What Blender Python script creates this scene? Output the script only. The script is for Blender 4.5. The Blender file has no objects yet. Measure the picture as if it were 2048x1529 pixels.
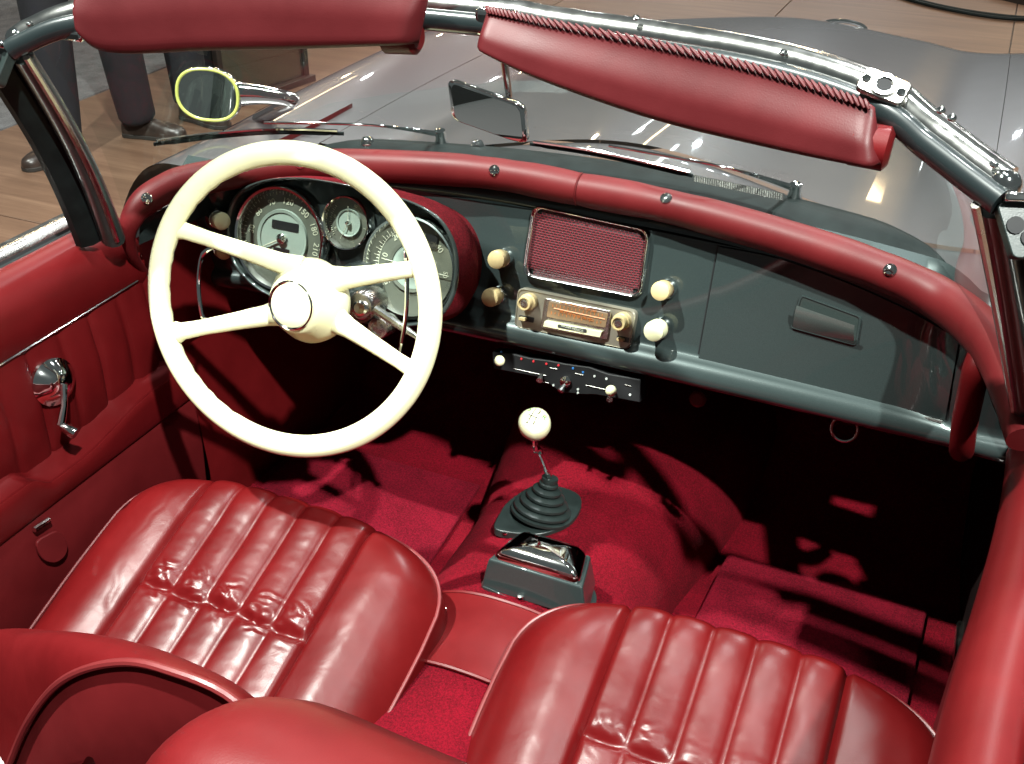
import bpy, bmesh, math, random
import numpy as np
from mathutils import Vector, Matrix, noise
random.seed(7)
PI = math.pi
sc = bpy.context.scene
COL = sc.collection

# ------------------------------------------------------------------ camera
CAM = np.array([0.509693, 0.0, 1.5])
ROT = np.array([[0.914738, 0.404029, 0.003848],
                [0.215253, -0.479235, -0.850882],
                [-0.341937, 0.779162, -0.525343]])     # rows: picture right, picture down, view direction
FPX = 2136.0253                                        # focal length in pixels of the 2048 px wide photograph
cd = bpy.data.cameras.new('camera')
cd.sensor_width = 36.0
cd.lens = FPX / 2048.0 * 36.0
cd.clip_start, cd.clip_end = 0.02, 200.0
cam = bpy.data.objects.new('camera', cd)
M = Matrix.Identity(4)
for i in range(3):
    M[i][0], M[i][1], M[i][2], M[i][3] = ROT[0][i], -ROT[1][i], -ROT[2][i], CAM[i]
cam.matrix_world = M
COL.objects.link(cam)
sc.camera = cam

# ------------------------------------------------------------------ light of the exhibition hall
sc.view_settings.view_transform = 'Standard'
sc.view_settings.look = 'None'
sc.view_settings.exposure = 0.0
world = bpy.data.worlds.new('World')
sc.world = world
world.use_nodes = True
wb = world.node_tree.nodes['Background']
wb.inputs[0].default_value = (0.80, 0.93, 0.92, 1)
wb.inputs[1].default_value = 0.10
sc.cycles.max_bounces = 8
sc.cycles.transparent_max_bounces = 12
sc.cycles.caustics_reflective = False
sc.cycles.caustics_refractive = False


def lamp(name, loc, target, power, size, color=(1, 1, 1), spread=180):
    """a round hall lamp with a real size, aimed at target"""
    l = bpy.data.lights.new(name, 'AREA')
    l.shape = 'DISK'
    l.size = size
    l.energy = power
    l.color = color
    l.spread = math.radians(spread)
    o = bpy.data.objects.new(name, l)
    o.location = loc
    d = Vector(target) - Vector(loc)
    o.rotation_euler = d.to_track_quat('-Z', 'Y').to_euler()
    COL.objects.link(o)
    return o


lamp('hall_spot', (-1.75, -0.15, 5.5), (0.0, 1.2, 0.6), 280, 0.12, (0.95, 1.0, 0.93), 100)
lamp('hall_spot', (2.2, -1.2, 5.0), (0.0, 1.2, 0.6), 225, 0.12, (0.95, 1.0, 0.94), 100)
lamp('hall_spot', (-0.5, 2.2, 5.5), (0.0, 1.0, 0.5), 55, 0.22, (0.93, 1.0, 1.0), 120)
lamp('hall_spot', (0.6, 0.9, 5.6), (0.3, 0.8, 0.4), 30, 0.35, (0.95, 1.0, 0.98), 120)
lamp('hall_spot', (0.4, 5.2, 5.5), (0.1, 2.8, 0.8), 40, 0.3, (1.0, 0.98, 0.98), 70)  # added lamp, unseen: brightens the bonnet
lamp('hall_spot', (-3.4, 5.2, 5.2), (-2.6, 3.6, 0.0), 42, 0.3, (1.0, 0.95, 0.86), 120)
lamp('hall_spot', (0.8, 8.0, 5.6), (0.6, 6.5, 0.0), 55, 0.3, (1.0, 0.94, 0.84), 120)
for x, y, c in ((-3.8, 8.5, 0), (-1.5, 10.5, 1), (2.6, 9.5, 0), (-6, 5.5, 1), (4.5, 6.0, 0), (-1.0, 6.2, 1), (2.2, 5.0, 0), (-2.6, 12.5, 1)):
    lamp('glint_downlight', (x, y, 5.8), (x * 0.7, y - 1.2, 0), 12, 0.16, (1.0, 0.72, 0.42) if c else (1, 1, 1), 150)

for k in range(30):  # added unseen lamps, placed so the bonnet coat picks up glints
    x, y = -9 + 3.6 * (k % 6) + random.uniform(-.6, .6), 9 + 3.6 * (k // 6) + random.uniform(-.8, .8)
    lamp('glint_downlight', (x, y, 6.0), (x * 0.9, y - 2.0, 0), 30, 0.22, ((1.0, 0.72, 0.42), (1.0, 0.97, 0.95), (0.85, 0.95, 1.0))[k % 3], 160)

for k in range(10):
    # added tube lamps, unseen: put in to draw streaks on the bonnet
    x, y = -7.5 + 1.55 * k, 12.5 + 3.0 * ((k * 7) % 4)
    o = lamp('streak_tube_lamp', (x, y, 6.2), (x, y - 0.01, 0), 45, 0.14, ((1.0, 0.70, 0.38), (0.9, 1.0, 1.0))[k % 2], 160)
    o.data.shape = 'RECTANGLE'
    o.data.size, o.data.size_y = 0.12, 2.6

# ------------------------------------------------------------------ from picture to place


def ray(x, y):
    return ROT.T @ np.array([(x - 1024) / FPX, (y - 764.5) / FPX, 1.0])


def on_plane(q, p0, n):
    d = ray(*q)
    n = np.asarray(n, float)
    return CAM + d * (n @ (np.asarray(p0, float) - CAM)) / (n @ d)


def onX(q, v): return on_plane(q, (v, 0, 0), (1, 0, 0))
def onY(q, v): return on_plane(q, (0, v, 0), (0, 1, 0))
def onZ(q, v): return on_plane(q, (0, 0, v), (0, 0, 1))


def on_surf(q, fn, lo=0.6, hi=2.6):
    """point of the ray on the surface y = fn(x, z)"""
    d = ray(*q)
    for _ in range(48):
        m = (lo + hi) / 2
        p = CAM + d * m
        if p[1] > fn(p[0], p[2]): hi = m
        else: lo = m
    return CAM + d * lo


def clamp(a, lo=0.0, hi=1.0): return max(lo, min(hi, a))
def smooth(a):
    a = clamp(a)
    return a * a * (3 - 2 * a)


# ------------------------------------------------------------------ materials
def new_mat(name):
    m = bpy.data.materials.new(name)
    m.use_nodes = True
    nt = m.node_tree
    return m, nt, nt.nodes['Principled BSDF']


def N(nt, t, **kw):
    n = nt.nodes.new(t)
    for k, v in kw.items():
        if k in n.inputs: n.inputs[k].default_value = v
        else: setattr(n, k, v)
    return n


def ramp(nt, fac, stops):
    r = nt.nodes.new('ShaderNodeValToRGB')
    cr = r.color_ramp
    while len(cr.elements) < len(stops): cr.elements.new(0.5)
    for e, (p, c) in zip(cr.elements, stops):
        e.position = p
        e.color = (*c, 1)
    nt.links.new(fac, r.inputs[0])
    return r.outputs[0]


def coords(nt, scale=(1, 1, 1)):
    tc = nt.nodes.new('ShaderNodeTexCoord')
    mp = nt.nodes.new('ShaderNodeMapping')
    mp.inputs['Scale'].default_value = scale
    nt.links.new(tc.outputs['Object'], mp.inputs[0])
    return mp.outputs[0]


def bump(nt, bs, h, strength, dist, prev=None):
    b = N(nt, 'ShaderNodeBump', Strength=strength, Distance=dist)
    nt.links.new(h, b.inputs['Height'])
    if prev: nt.links.new(prev, b.inputs['Normal'])
    nt.links.new(b.outputs[0], bs.inputs['Normal'])
    return b.outputs[0]


def plain(name, col, rough=0.5, metal=0.0, coat=0.0, spec=0.5, var=0.12, grain=0.0, scale=30):
    m, nt, bs = new_mat(name)
    co = coords(nt)
    no = N(nt, 'ShaderNodeTexNoise', Scale=scale, Detail=6.0)
    nt.links.new(co, no.inputs['Vector'])
    nt.links.new(ramp(nt, no.outputs[0], [(0.3, tuple(c * (1 - var) for c in col)), (0.7, tuple(min(1, c * (1 + var)) for c in col))]), bs.inputs['Base Color'])
    r = N(nt, 'ShaderNodeMapRange')
    r.inputs['To Min'].default_value = rough * 0.85
    r.inputs['To Max'].default_value = min(1, rough * 1.2)
    nt.links.new(no.outputs[0], r.inputs[0])
    nt.links.new(r.outputs[0], bs.inputs['Roughness'])
    bs.inputs['Metallic'].default_value = metal
    bs.inputs['Coat Weight'].default_value = coat
    bs.inputs['Coat Roughness'].default_value = 0.04
    bs.inputs['Specular IOR Level'].default_value = spec
    if grain:
        n2 = N(nt, 'ShaderNodeTexNoise', Scale=700.0, Detail=3.0)
        nt.links.new(co, n2.inputs['Vector'])
        bump(nt, bs, n2.outputs[0], grain, 0.001)
    return m


def leather(name, col, rough, wrinkle=0.25, spec=0.5):
    m, nt, bs = new_mat(name)
    co = coords(nt)
    n1 = N(nt, 'ShaderNodeTexNoise', Scale=9.0, Detail=5.0, Roughness=0.6)
    nt.links.new(co, n1.inputs['Vector'])
    dark = tuple(c * 0.80 for c in col)
    lite = tuple(c * 1.16 for c in col)
    nt.links.new(ramp(nt, n1.outputs[0], [(0.28, dark), (0.72, lite)]), bs.inputs['Base Color'])
    r = N(nt, 'ShaderNodeMapRange')
    r.inputs['To Min'].default_value = rough * 0.8
    r.inputs['To Max'].default_value = rough * 1.25
    nt.links.new(n1.outputs[0], r.inputs[0])
    nt.links.new(r.outputs[0], bs.inputs['Roughness'])
    bs.inputs['Specular IOR Level'].default_value = spec
    v = N(nt, 'ShaderNodeTexVoronoi', Scale=420.0)
    v.feature = 'DISTANCE_TO_EDGE'
    nt.links.new(co, v.inputs['Vector'])
    b = bump(nt, bs, v.outputs[0], 0.10, 0.0008)
    w = N(nt, 'ShaderNodeTexNoise', Scale=26.0, Detail=3.0, Distortion=0.5)
    nt.links.new(co, w.inputs['Vector'])
    b = bump(nt, bs, w.outputs[0], wrinkle, 0.004, b)
    cr = N(nt, 'ShaderNodeTexNoise', Scale=17.0, Detail=6.0, Roughness=0.55, Distortion=0.8)
    cr.noise_type = 'RIDGED_MULTIFRACTAL'
    nt.links.new(co, cr.inputs['Vector'])
    b = bump(nt, bs, cr.outputs[0], wrinkle * 0.75, 0.0035, b)
    return m


def carpet(name, col):
    m, nt, bs = new_mat(name)
    co = coords(nt)
    n1 = N(nt, 'ShaderNodeTexNoise', Scale=14.0, Detail=6.0)
    n2 = N(nt, 'ShaderNodeTexNoise', Scale=330.0, Detail=6.0, Roughness=0.85)
    for n in (n1, n2): nt.links.new(co, n.inputs['Vector'])
    mx = N(nt, 'ShaderNodeMix')
    mx.data_type = 'FLOAT'
    mx.inputs[0].default_value = 0.8
    nt.links.new(n1.outputs[0], mx.inputs[2])
    nt.links.new(n2.outputs[0], mx.inputs[3])
    nt.links.new(ramp(nt, mx.outputs[0], [(0.40, tuple(c * 0.40 for c in col)), (0.60, tuple(min(1, c * 1.45) for c in col))]), bs.inputs['Base Color'])
    bs.inputs['Roughness'].default_value = 0.95
    bs.inputs['Specular IOR Level'].default_value = 0.1
    bump(nt, bs, n2.outputs[0], 1.0, 0.006)
    return m


def glass(name, tint, ior=1.5, rough=0.0, refl=1.0):
    m, nt, bs = new_mat(name)
    nt.nodes.remove(bs)
    out = nt.nodes['Material Output']
    tr = N(nt, 'ShaderNodeBsdfTransparent', Color=(*tint, 1))
    gl = N(nt, 'ShaderNodeBsdfGlossy', Roughness=rough, Color=(refl, refl, refl, 1))
    # Schlick's curve on the facing angle, the same from both sides of the thin sheet
    lw = N(nt, 'ShaderNodeLayerWeight', Blend=0.5)
    pw = N(nt, 'ShaderNodeMath', operation='POWER')
    pw.inputs[1].default_value = 5.0
    nt.links.new(lw.outputs['Facing'], pw.inputs[0])
    f0 = ((ior - 1) / (ior + 1)) ** 2 * 2
    fr = N(nt, 'ShaderNodeMapRange')
    fr.inputs['To Min'].default_value = f0
    fr.inputs['To Max'].default_value = 1.0
    nt.links.new(pw.outputs[0], fr.inputs[0])
    mx = nt.nodes.new('ShaderNodeMixShader')
    nt.links.new(fr.outputs[0], mx.inputs[0])
    nt.links.new(tr.outputs[0], mx.inputs[1])
    nt.links.new(gl.outputs[0], mx.inputs[2])
    nt.links.new(mx.outputs[0], out.inputs[0])
    return m


def paint(name, col, rough=0.3, metal=0.55):
    m, nt, bs = new_mat(name)
    co = coords(nt)
    n1 = N(nt, 'ShaderNodeTexNoise', Scale=1400.0, Detail=2.0)
    n2 = N(nt, 'ShaderNodeTexNoise', Scale=6.0, Detail=5.0)
    for n in (n1, n2): nt.links.new(co, n.inputs['Vector'])
    nt.links.new(ramp(nt, n1.outputs[0], [(0.35, tuple(c * 0.85 for c in col)), (0.68, tuple(c * 1.2 for c in col))]), bs.inputs['Base Color'])
    bs.inputs['Metallic'].default_value = metal
    r = N(nt, 'ShaderNodeMapRange')
    r.inputs['To Min'].default_value = rough * 0.85
    r.inputs['To Max'].default_value = rough * 1.2
    nt.links.new(n2.outputs[0], r.inputs[0])
    nt.links.new(r.outputs[0], bs.inputs['Roughness'])
    bs.inputs['Coat Weight'].default_value = 1.0
    bs.inputs['Coat Roughness'].default_value = 0.03
    return m


def chrome_mat(name, col=(0.78, 0.79, 0.78), rough=0.06):
    m, nt, bs = new_mat(name)
    co = coords(nt)
    n1 = N(nt, 'ShaderNodeTexNoise', Scale=60.0, Detail=4.0)
    nt.links.new(co, n1.inputs['Vector'])
    bs.inputs['Base Color'].default_value = (*col, 1)
    bs.inputs['Metallic'].default_value = 1.0
    r = N(nt, 'ShaderNodeMapRange')
    r.inputs['To Min'].default_value = rough * 0.6
    r.inputs['To Max'].default_value = rough * 1.7
    nt.links.new(n1.outputs[0], r.inputs[0])
    nt.links.new(r.outputs[0], bs.inputs['Roughness'])
    return m


def wood_mat():
    m, nt, bs = new_mat('wood_laminate')
    co = coords(nt, (0.55, 9.0, 1.0))
    oi = nt.nodes.new('ShaderNodeObjectInfo')
    ad = nt.nodes.new('ShaderNodeVectorMath')
    ad.operation = 'ADD'
    sc_ = nt.nodes.new('ShaderNodeVectorMath')
    sc_.operation = 'SCALE'
    sc_.inputs['Scale'].default_value = 37.0
    cb = nt.nodes.new('ShaderNodeCombineXYZ')
    nt.links.new(oi.outputs['Random'], cb.inputs[0])
    nt.links.new(oi.outputs['Random'], cb.inputs[1])
    nt.links.new(cb.outputs[0], sc_.inputs[0])
    nt.links.new(co, ad.inputs[0])
    nt.links.new(sc_.outputs[0], ad.inputs[1])
    n1 = N(nt, 'ShaderNodeTexNoise', Scale=1.6, Detail=9.0, Roughness=0.62, Distortion=0.6)
    n2 = N(nt, 'ShaderNodeTexNoise', Scale=9.0, Detail=6.0, Roughness=0.7)
    for n in (n1, n2): nt.links.new(ad.outputs[0], n.inputs['Vector'])
    mx = N(nt, 'ShaderNodeMix')
    mx.data_type = 'FLOAT'
    mx.inputs[0].default_value = 0.35
    nt.links.new(n1.outputs[0], mx.inputs[2])
    nt.links.new(n2.outputs[0], mx.inputs[3])
    nt.links.new(ramp(nt, mx.outputs[0], [(0.28, (0.070, 0.037, 0.023)), (0.5, (0.125, 0.070, 0.044)), (0.72, (0.195, 0.118, 0.076))]), bs.inputs['Base Color'])
    bs.inputs['Roughness'].default_value = 0.42
    bump(nt, bs, n2.outputs[0], 0.06, 0.002)
    return m


def grille_mat():
    m, nt, bs = new_mat('woven_grille')
    tc = nt.nodes.new('ShaderNodeTexCoord')
    br = N(nt, 'ShaderNodeTexBrick')
    br.inputs['Scale'].default_value = 1.0
    br.inputs['Brick Width'].default_value = 0.058
    br.inputs['Row Height'].default_value = 0.038
    br.inputs['Mortar Size'].default_value = 0.0105
    br.inputs['Mortar Smooth'].default_value = 0.6
    br.inputs['Color1'].default_value = (0.012, 0.004, 0.006, 1)
    br.inputs['Color2'].default_value = (0.02, 0.006, 0.008, 1)
    br.inputs['Mortar'].default_value = (0.115, 0.009, 0.015, 1)
    nt.links.new(tc.outputs['UV'], br.inputs['Vector'])
    nt.links.new(br.outputs['Color'], bs.inputs['Base Color'])
    bs.inputs['Roughness'].default_value = 0.45
    bump(nt, bs, br.outputs['Fac'], 0.8, 0.002)
    return m


MT = dict(
    leather=leather('red_leather', (0.078, 0.0034, 0.0042), 0.40, 0.08, 0.20),
    seat=leather('red_seat_leather', (0.064, 0.0022, 0.0026), 0.31, 0.12, 0.24),
    vinyl=leather('red_padding', (0.080, 0.0060, 0.0072), 0.46, 0.03, 0.20),
    visor=leather('visor_leather', (0.058, 0.0056, 0.0070), 0.44, 0.03, 0.22),
    dark_leather=leather('deep_red_leather', (0.070, 0.004, 0.005), 0.5, 0.08, 0.2),
    flock=carpet('red_flocking', (0.16, 0.007, 0.013)),
    carpet=carpet('crimson_carpet', (0.150, 0.0012, 0.008)),
    mat=carpet('crimson_floor_mat', (0.165, 0.003, 0.013)),
    piping=leather('red_piping', (0.105, 0.011, 0.012), 0.4, 0.05),
    paint=paint('grey_metallic_paint', (0.056, 0.052, 0.055), 0.30, 0.2),
    dash=paint('dash_grey_paint', (0.025, 0.034, 0.034), 0.32, 0.2),
    dashdark=paint('binnacle_grey_paint', (0.034, 0.044, 0.042), 0.36, 0.4),
    ivory=plain('ivory_plastic', (0.72, 0.705, 0.45), 0.28, var=0.05, coat=0.4),
    tan=plain('aged_ivory', (0.48, 0.37, 0.19), 0.34, var=0.1, coat=0.2),
    chrome=chrome_mat('chrome'),
    railchrome=chrome_mat('rail_chrome', (0.80, 0.80, 0.77), 0.13),
    railpaint=paint('rail_dark_paint', (0.010, 0.015, 0.016), 0.3, 0.1),
    pullpaint=paint('pull_lit_paint', (0.075, 0.095, 0.090), 0.45, 0.3),  # lighter copy of the dash grey: reflected light put into the colour
    satin=chrome_mat('satin_chrome', (0.62, 0.62, 0.60), 0.22),
    darkchrome=chrome_mat('tarnished_chrome', (0.45, 0.43, 0.40), 0.2),
    radioface=plain('radio_face', (0.33, 0.30, 0.24), 0.34, metal=0.6, var=0.08),
    rubber=plain('black_rubber', (0.008, 0.011, 0.011), 0.5, var=0.3, grain=0.2, spec=0.08),
    gaiter=plain('grey_rubber', (0.013, 0.019, 0.018), 0.34, var=0.2, grain=0.1),
    black=plain('black_plastic', (0.010, 0.010, 0.011), 0.55, var=0.2, spec=0.2),
    void=plain('dark_lining_and_shade', (0.007, 0.003, 0.003), 0.95, var=0.3, spec=0.05),  # near-black lining; also paints in the shade on the passenger side
    dial=plain('dial_face', (0.085, 0.092, 0.074), 0.5, var=0.15),
    dialmid=plain('dial_centre', (0.28, 0.34, 0.305), 0.4, metal=0.1, var=0.06),
    mark=plain('dial_lettering', (0.46, 0.47, 0.37), 0.5, var=0.05),
    green=plain('green_ink', (0.12, 0.42, 0.10), 0.5, var=0.1),
    ink=plain('black_ink', (0.03, 0.03, 0.03), 0.5, var=0.1),
    orange=plain('orange_scale', (0.55, 0.17, 0.04), 0.5, var=0.15),
    amber=plain('amber_scale_plate', (0.20, 0.13, 0.075), 0.3, var=0.2),
    redmark=plain('red_dot', (0.6, 0.03, 0.04), 0.4, var=0.05),
    bluemark=plain('blue_dot', (0.03, 0.16, 0.45), 0.4, var=0.05),
    whitemark=plain('pale_dot', (0.5, 0.52, 0.5), 0.4, var=0.05),
    grille=grille_mat(),
    mirror=chrome_mat('mirror_glass', (0.82, 0.84, 0.80), 0.005),
    yellowrim=plain('yellow_green_rim', (0.36, 0.38, 0.09), 0.3, var=0.06, coat=0.5),
    screen=glass('windscreen_glass', (0.94, 0.97, 0.96), 1.36, 0.0, 0.55),
    gauge=glass('gauge_glass', (0.93, 0.95, 0.93), 1.4, refl=0.8),
    wood=wood_mat(),
    greycarpet=carpet('grey_carpet', (0.16, 0.16, 0.165)),
    trouser=plain('dark_navy_cloth', (0.005, 0.005, 0.008), 0.85, var=0.3, grain=0.5),
    jacket=plain('dark_grey_cloth', (0.03, 0.03, 0.034), 0.85, var=0.25, grain=0.5),
    shoe=plain('dark_shoe_leather', (0.030, 0.020, 0.016), 0.32, var=0.3),
    sole=plain('shoe_sole', (0.02, 0.016, 0.013), 0.7),
    skin=plain('skin', (0.50, 0.30, 0.22), 0.5, var=0.08),
    hair=plain('brown_hair', (0.04, 0.025, 0.015), 0.6, var=0.3),
    panel=glass('smoked_panel_glass', (0.42, 0.50, 0.46), 1.6, 0.02),
    plinth=plain('dark_plinth', (0.022, 0.016, 0.013), 0.4, var=0.2),
)

for k_ in ('dash', 'dashdark'):
    MT[k_].node_tree.nodes['Principled BSDF'].inputs['Specular IOR Level'].default_value = 0.12

# ------------------------------------------------------------------ mesh helpers
WLOC = {}


def V(p): return Vector((float(p[0]), float(p[1]), float(p[2])))


class MB:
    def __init__(s):
        s.v, s.f, s.uv = [], [], None

    def add(s, verts, faces):
        b = len(s.v)
        s.v += [tuple(float(c) for c in p) for p in verts]
        s.f += [tuple(b + i for i in f) for f in faces]
        return s

    def loft(s, rows, cu=False, cv=False, cap=False):
        """rows: list of equally long lists of points; cu closes each row, cv closes the row list"""
        n, m = len(rows), len(rows[0])
        vs = [p for r in rows for p in r]
        fs = []
        for i in range(n if cv else n - 1):
            for j in range(m if cu else m - 1):
                a, b = i * m + j, i * m + (j + 1) % m
                c, d = ((i + 1) % n) * m + (j + 1) % m, ((i + 1) % n) * m + j
                fs.append((a, b, c, d))
        if cap:
            fs.append(tuple(range(m - 1, -1, -1)))
            fs.append(tuple((n - 1) * m + j for j in range(m)))
        return s.add(vs, fs)

    def tube(s, path, r, seg=10, closed=False, flat=1.0, up=None, cap=True):
        """r: number, list or function of the index; flat squashes the section along the binormal"""
        P = [V(p) for p in path]
        n = len(P)
        rows = []
        ref = V(up) if up is not None else None
        prev = None
        for i in range(n):
            a = P[(i - 1) % n] if (closed or i > 0) else P[0]
            b = P[(i + 1) % n] if (closed or i < n - 1) else P[-1]
            t = (b - a).normalized()
            if ref is not None: x = ref - t * ref.dot(t)
            elif prev is None:
                x = Vector((0, 0, 1)) if abs(t.z) < 0.9 else Vector((1, 0, 0))
                x = x - t * x.dot(t)
            else: x = prev - t * prev.dot(t)
            x.normalize()
            prev = x
            y = t.cross(x)
            ri = r(i) if callable(r) else (r[i] if isinstance(r, (list, tuple)) else r)
            rows.append([P[i] + (x * math.cos(k * 2 * PI / seg) + y * (math.sin(k * 2 * PI / seg) * flat)) * ri for k in range(seg)])
        return s.loft(rows, cu=True, cv=closed, cap=cap and not closed)

    def lathe(s, o, ax, prof, seg=24, cap=True):
        """prof: (radius, distance along the axis) pairs"""
        o, ax = V(o), V(ax).normalized()
        x = Vector((0, 0, 1)) if abs(ax.z) < 0.9 else Vector((1, 0, 0))
        x = (x - ax * x.dot(ax)).normalized()
        y = ax.cross(x)
        rows = [[o + ax * d + (x * math.cos(k * 2 * PI / seg) + y * math.sin(k * 2 * PI / seg)) * max(r, 1e-5) for k in range(seg)] for r, d in prof]
        return s.loft(rows, cu=True, cap=cap)

    def prism(s, poly, d):
        """polygon of points pushed along d"""
        a = [V(p) for p in poly]
        b = [p + V(d) for p in a]
        n = len(a)
        return s.add(a + b, [tuple(range(n)), tuple(range(2 * n - 1, n - 1, -1))] + [(i, n + i, n + (i + 1) % n, (i + 1) % n) for i in range(n)])

    def ball(s, c, r, seg=14, sq=(1, 1, 1)):
        c = V(c)
        rows = [[(c.x + r * sq[0] * math.sin(a) * math.cos(b), c.y + r * sq[1] * math.sin(a) * math.sin(b), c.z + r * sq[2] * math.cos(a))
                 for b in [k * 2 * PI / seg for k in range(seg)]] for a in [max(1e-3, min(PI - 1e-3, i * PI / (seg // 2 + 1))) for i in range(seg // 2 + 2)]]
        return s.loft(rows, cu=True, cap=True)

    def box(s, c, e, ax=None):
        c = V(c)
        X, Y, Z = ax if ax else (Vector((1, 0, 0)), Vector((0, 1, 0)), Vector((0, 0, 1)))
        vs = [c + V(X) * (e[0] * i / 2) + V(Y) * (e[1] * j / 2) + V(Z) * (e[2] * k / 2) for i in (-1, 1) for j in (-1, 1) for k in (-1, 1)]
        return s.add(vs, [(0, 1, 3, 2), (4, 6, 7, 5), (0, 4, 5, 1), (2, 3, 7, 6), (0, 2, 6, 4), (1, 5, 7, 3)])


def obj(name, mb, mat, parent=None, bevel=0.0, segs=2, angle=35, label=None, smooth_=True, kind=None, subsurf=0):
    vs = np.array(mb.v)
    c = (vs.min(0) + vs.max(0)) / 2
    me = bpy.data.meshes.new(name)
    me.from_pydata([tuple(p) for p in vs - c], [], mb.f)
    if mb.uv:
        ul = me.uv_layers.new(name='UVMap')
        for lp in me.loops: ul.data[lp.index].uv = mb.uv[lp.vertex_index]
    bm = bmesh.new()
    bm.from_mesh(me)
    bmesh.ops.recalc_face_normals(bm, faces=bm.faces)
    bm.to_mesh(me)
    bm.free()
    me.materials.append(MT[mat] if isinstance(mat, str) else mat)
    if smooth_:
        me.shade_smooth()
        me.set_sharp_from_angle(angle=math.radians(angle))
    o = bpy.data.objects.new(name, me)
    COL.objects.link(o)
    W = Vector(c)
    if parent is not None:
        o.parent = parent
        o.location = W - WLOC[parent.name]
    else: o.location = W
    WLOC[o.name] = W
    if bevel:
        b = o.modifiers.new('edge', 'BEVEL')
        b.width, b.segments, b.limit_method, b.angle_limit = bevel, segs, 'ANGLE', math.radians(30)
        b.harden_normals = False
    if subsurf:
        su = o.modifiers.new('soft', 'SUBSURF')
        su.levels = su.render_levels = subsurf
    if label: o['label'] = label
    if kind: o['kind'] = kind
    return o


def thing(name, label, cat, loc, group=None):
    o = bpy.data.objects.new(name, None)
    o.empty_display_size = 0.2
    o.location = loc
    COL.objects.link(o)
    WLOC[o.name] = Vector(loc)
    o['label'], o['category'] = label, cat
    if group: o['group'] = group
    return o


def dup(o, parent, offset):
    """copy of a part and of its pieces, moved by offset"""
    c = o.copy()
    COL.objects.link(c)
    c.parent = parent
    WLOC[c.name] = WLOC[o.name] + Vector(offset)
    c.location = WLOC[c.name] - WLOC[parent.name]
    for ch in o.children:
        k = ch.copy()
        COL.objects.link(k)
        k.parent = c
        WLOC[k.name] = WLOC[ch.name] + Vector(offset)
    return c


def curve_pts(P, n, closed=False):
    """Catmull-Rom through P"""
    P = [np.asarray(p, float) for p in P]
    out = []
    m = len(P)
    segs = m if closed else m - 1
    for k in range(n if closed else n + 1):
        t = k / n * segs
        i = min(int(t), segs - 1)
        f = t - i
        g = lambda j: P[j % m] if closed else P[max(0, min(m - 1, j))]
        a, b, c, d = g(i - 1), g(i), g(i + 1), g(i + 2)
        out.append(0.5 * (2 * b + (c - a) * f + (2 * a - 5 * b + 4 * c - d) * f * f + (3 * b - a - 3 * c + d) * f ** 3))
    return out


class Frame:
    def __init__(s, o, n, up=(0, 0, 1)):
        s.o, s.n = V(o), V(n).normalized()
        u = V(up)
        s.v = (u - s.n * u.dot(s.n)).normalized()
        s.u = s.v.cross(s.n)
        s.ax = (s.u, s.v, s.n)

    def __call__(s, a, b, c=0.0): return s.o + s.u * a + s.v * b + s.n * c
    def px(s, q, off=0.0): return on_plane(q, np.array(s.o + s.n * off), np.array(s.n))

    def rrect(s, w, h, r, c=0.0, k=5, cu=0, cv=0):
        P = []
        for sx, sy, a0 in ((1, 1, 0), (-1, 1, PI / 2), (-1, -1, PI), (1, -1, 1.5 * PI)):
            for i in range(k + 1):
                a = a0 + i * PI / 2 / k
                P.append(s(cu + sx * (w / 2 - r) + r * math.cos(a), cv + sy * (h / 2 - r) + r * math.sin(a), c))
        return P


def text_mb(txt, fr, a, b, size, rot=0.0, c=0.0006, depth=0.0003):
    """lettering laid on the frame at (a, b), turned by rot"""
    cu = bpy.data.curves.new('lettering', 'FONT')
    cu.body = txt
    cu.size = size
    cu.align_x, cu.align_y = 'CENTER', 'CENTER'
    cu.extrude = depth
    cu.resolution_u = 3
    o = bpy.data.objects.new('lettering', cu)
    COL.objects.link(o)
    dg = bpy.context.evaluated_depsgraph_get()
    me = bpy.data.meshes.new_from_object(o.evaluated_get(dg))
    bpy.data.objects.remove(o)
    bpy.data.curves.remove(cu)
    mb = MB()
    cs, sn = math.cos(rot), math.sin(rot)
    mb.add([fr(a + v.co.x * cs - v.co.y * sn, b + v.co.x * sn + v.co.y * cs, c + v.co.z) for v in me.vertices], [tuple(p.vertices) for p in me.polygons])
    bpy.data.meshes.remove(me)
    return mb


def round_poly(P, r=0.012, k=4):
    """round the corners of a flat polygon"""
    P = [V(p) for p in P]
    out = []
    n = len(P)
    for i in range(n):
        a, b, c = P[i - 1], P[i], P[(i + 1) % n]
        ra = min(r, (a - b).length * 0.45)
        rc = min(r, (c - b).length * 0.45)
        p, q = b + (a - b).normalized() * ra, b + (c - b).normalized() * rc
        for j in range(k + 1):
            t = j / k
            out.append(p * (1 - t) ** 2 + b * (2 * t * (1 - t)) + q * t * t)
    return out


# ================================================================== the setting
floor = MB().box((0, 4, -0.06), (26, 26, 0.1))
floor = obj('floor', floor, 'plinth', kind='structure')
pm = None
for ix in range(-2, 5):
    for iy in range(-1, 4):
        x0 = -0.715 + 1.325 * ix
        y0 = 2.514 + 3.4 * iy
        x1, y1 = x0 + 1.325, y0 + 3.4
        if ix == -2: x0 = -3.8
        mb = MB().box(((x0 + x1) / 2, (y0 + y1) / 2, -0.004), (x1 - x0 - 0.006, y1 - y0 - 0.006, 0.008))
        obj('plank', mb, 'wood', floor, bevel=0.0015, segs=1)
mb = MB()
rows = []
for i in range(41):
    y = -2 + i * 0.4
    rows.append([(-3.30 - 0.003 * math.sin(y * 3), y, 0.0), (-3.302, y, 0.006), (-3.32, y, 0.0085), (-9, y, 0.0085)])
mb.loft(rows)
obj('carpet_floor', mb, 'greycarpet', kind='structure')

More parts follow.
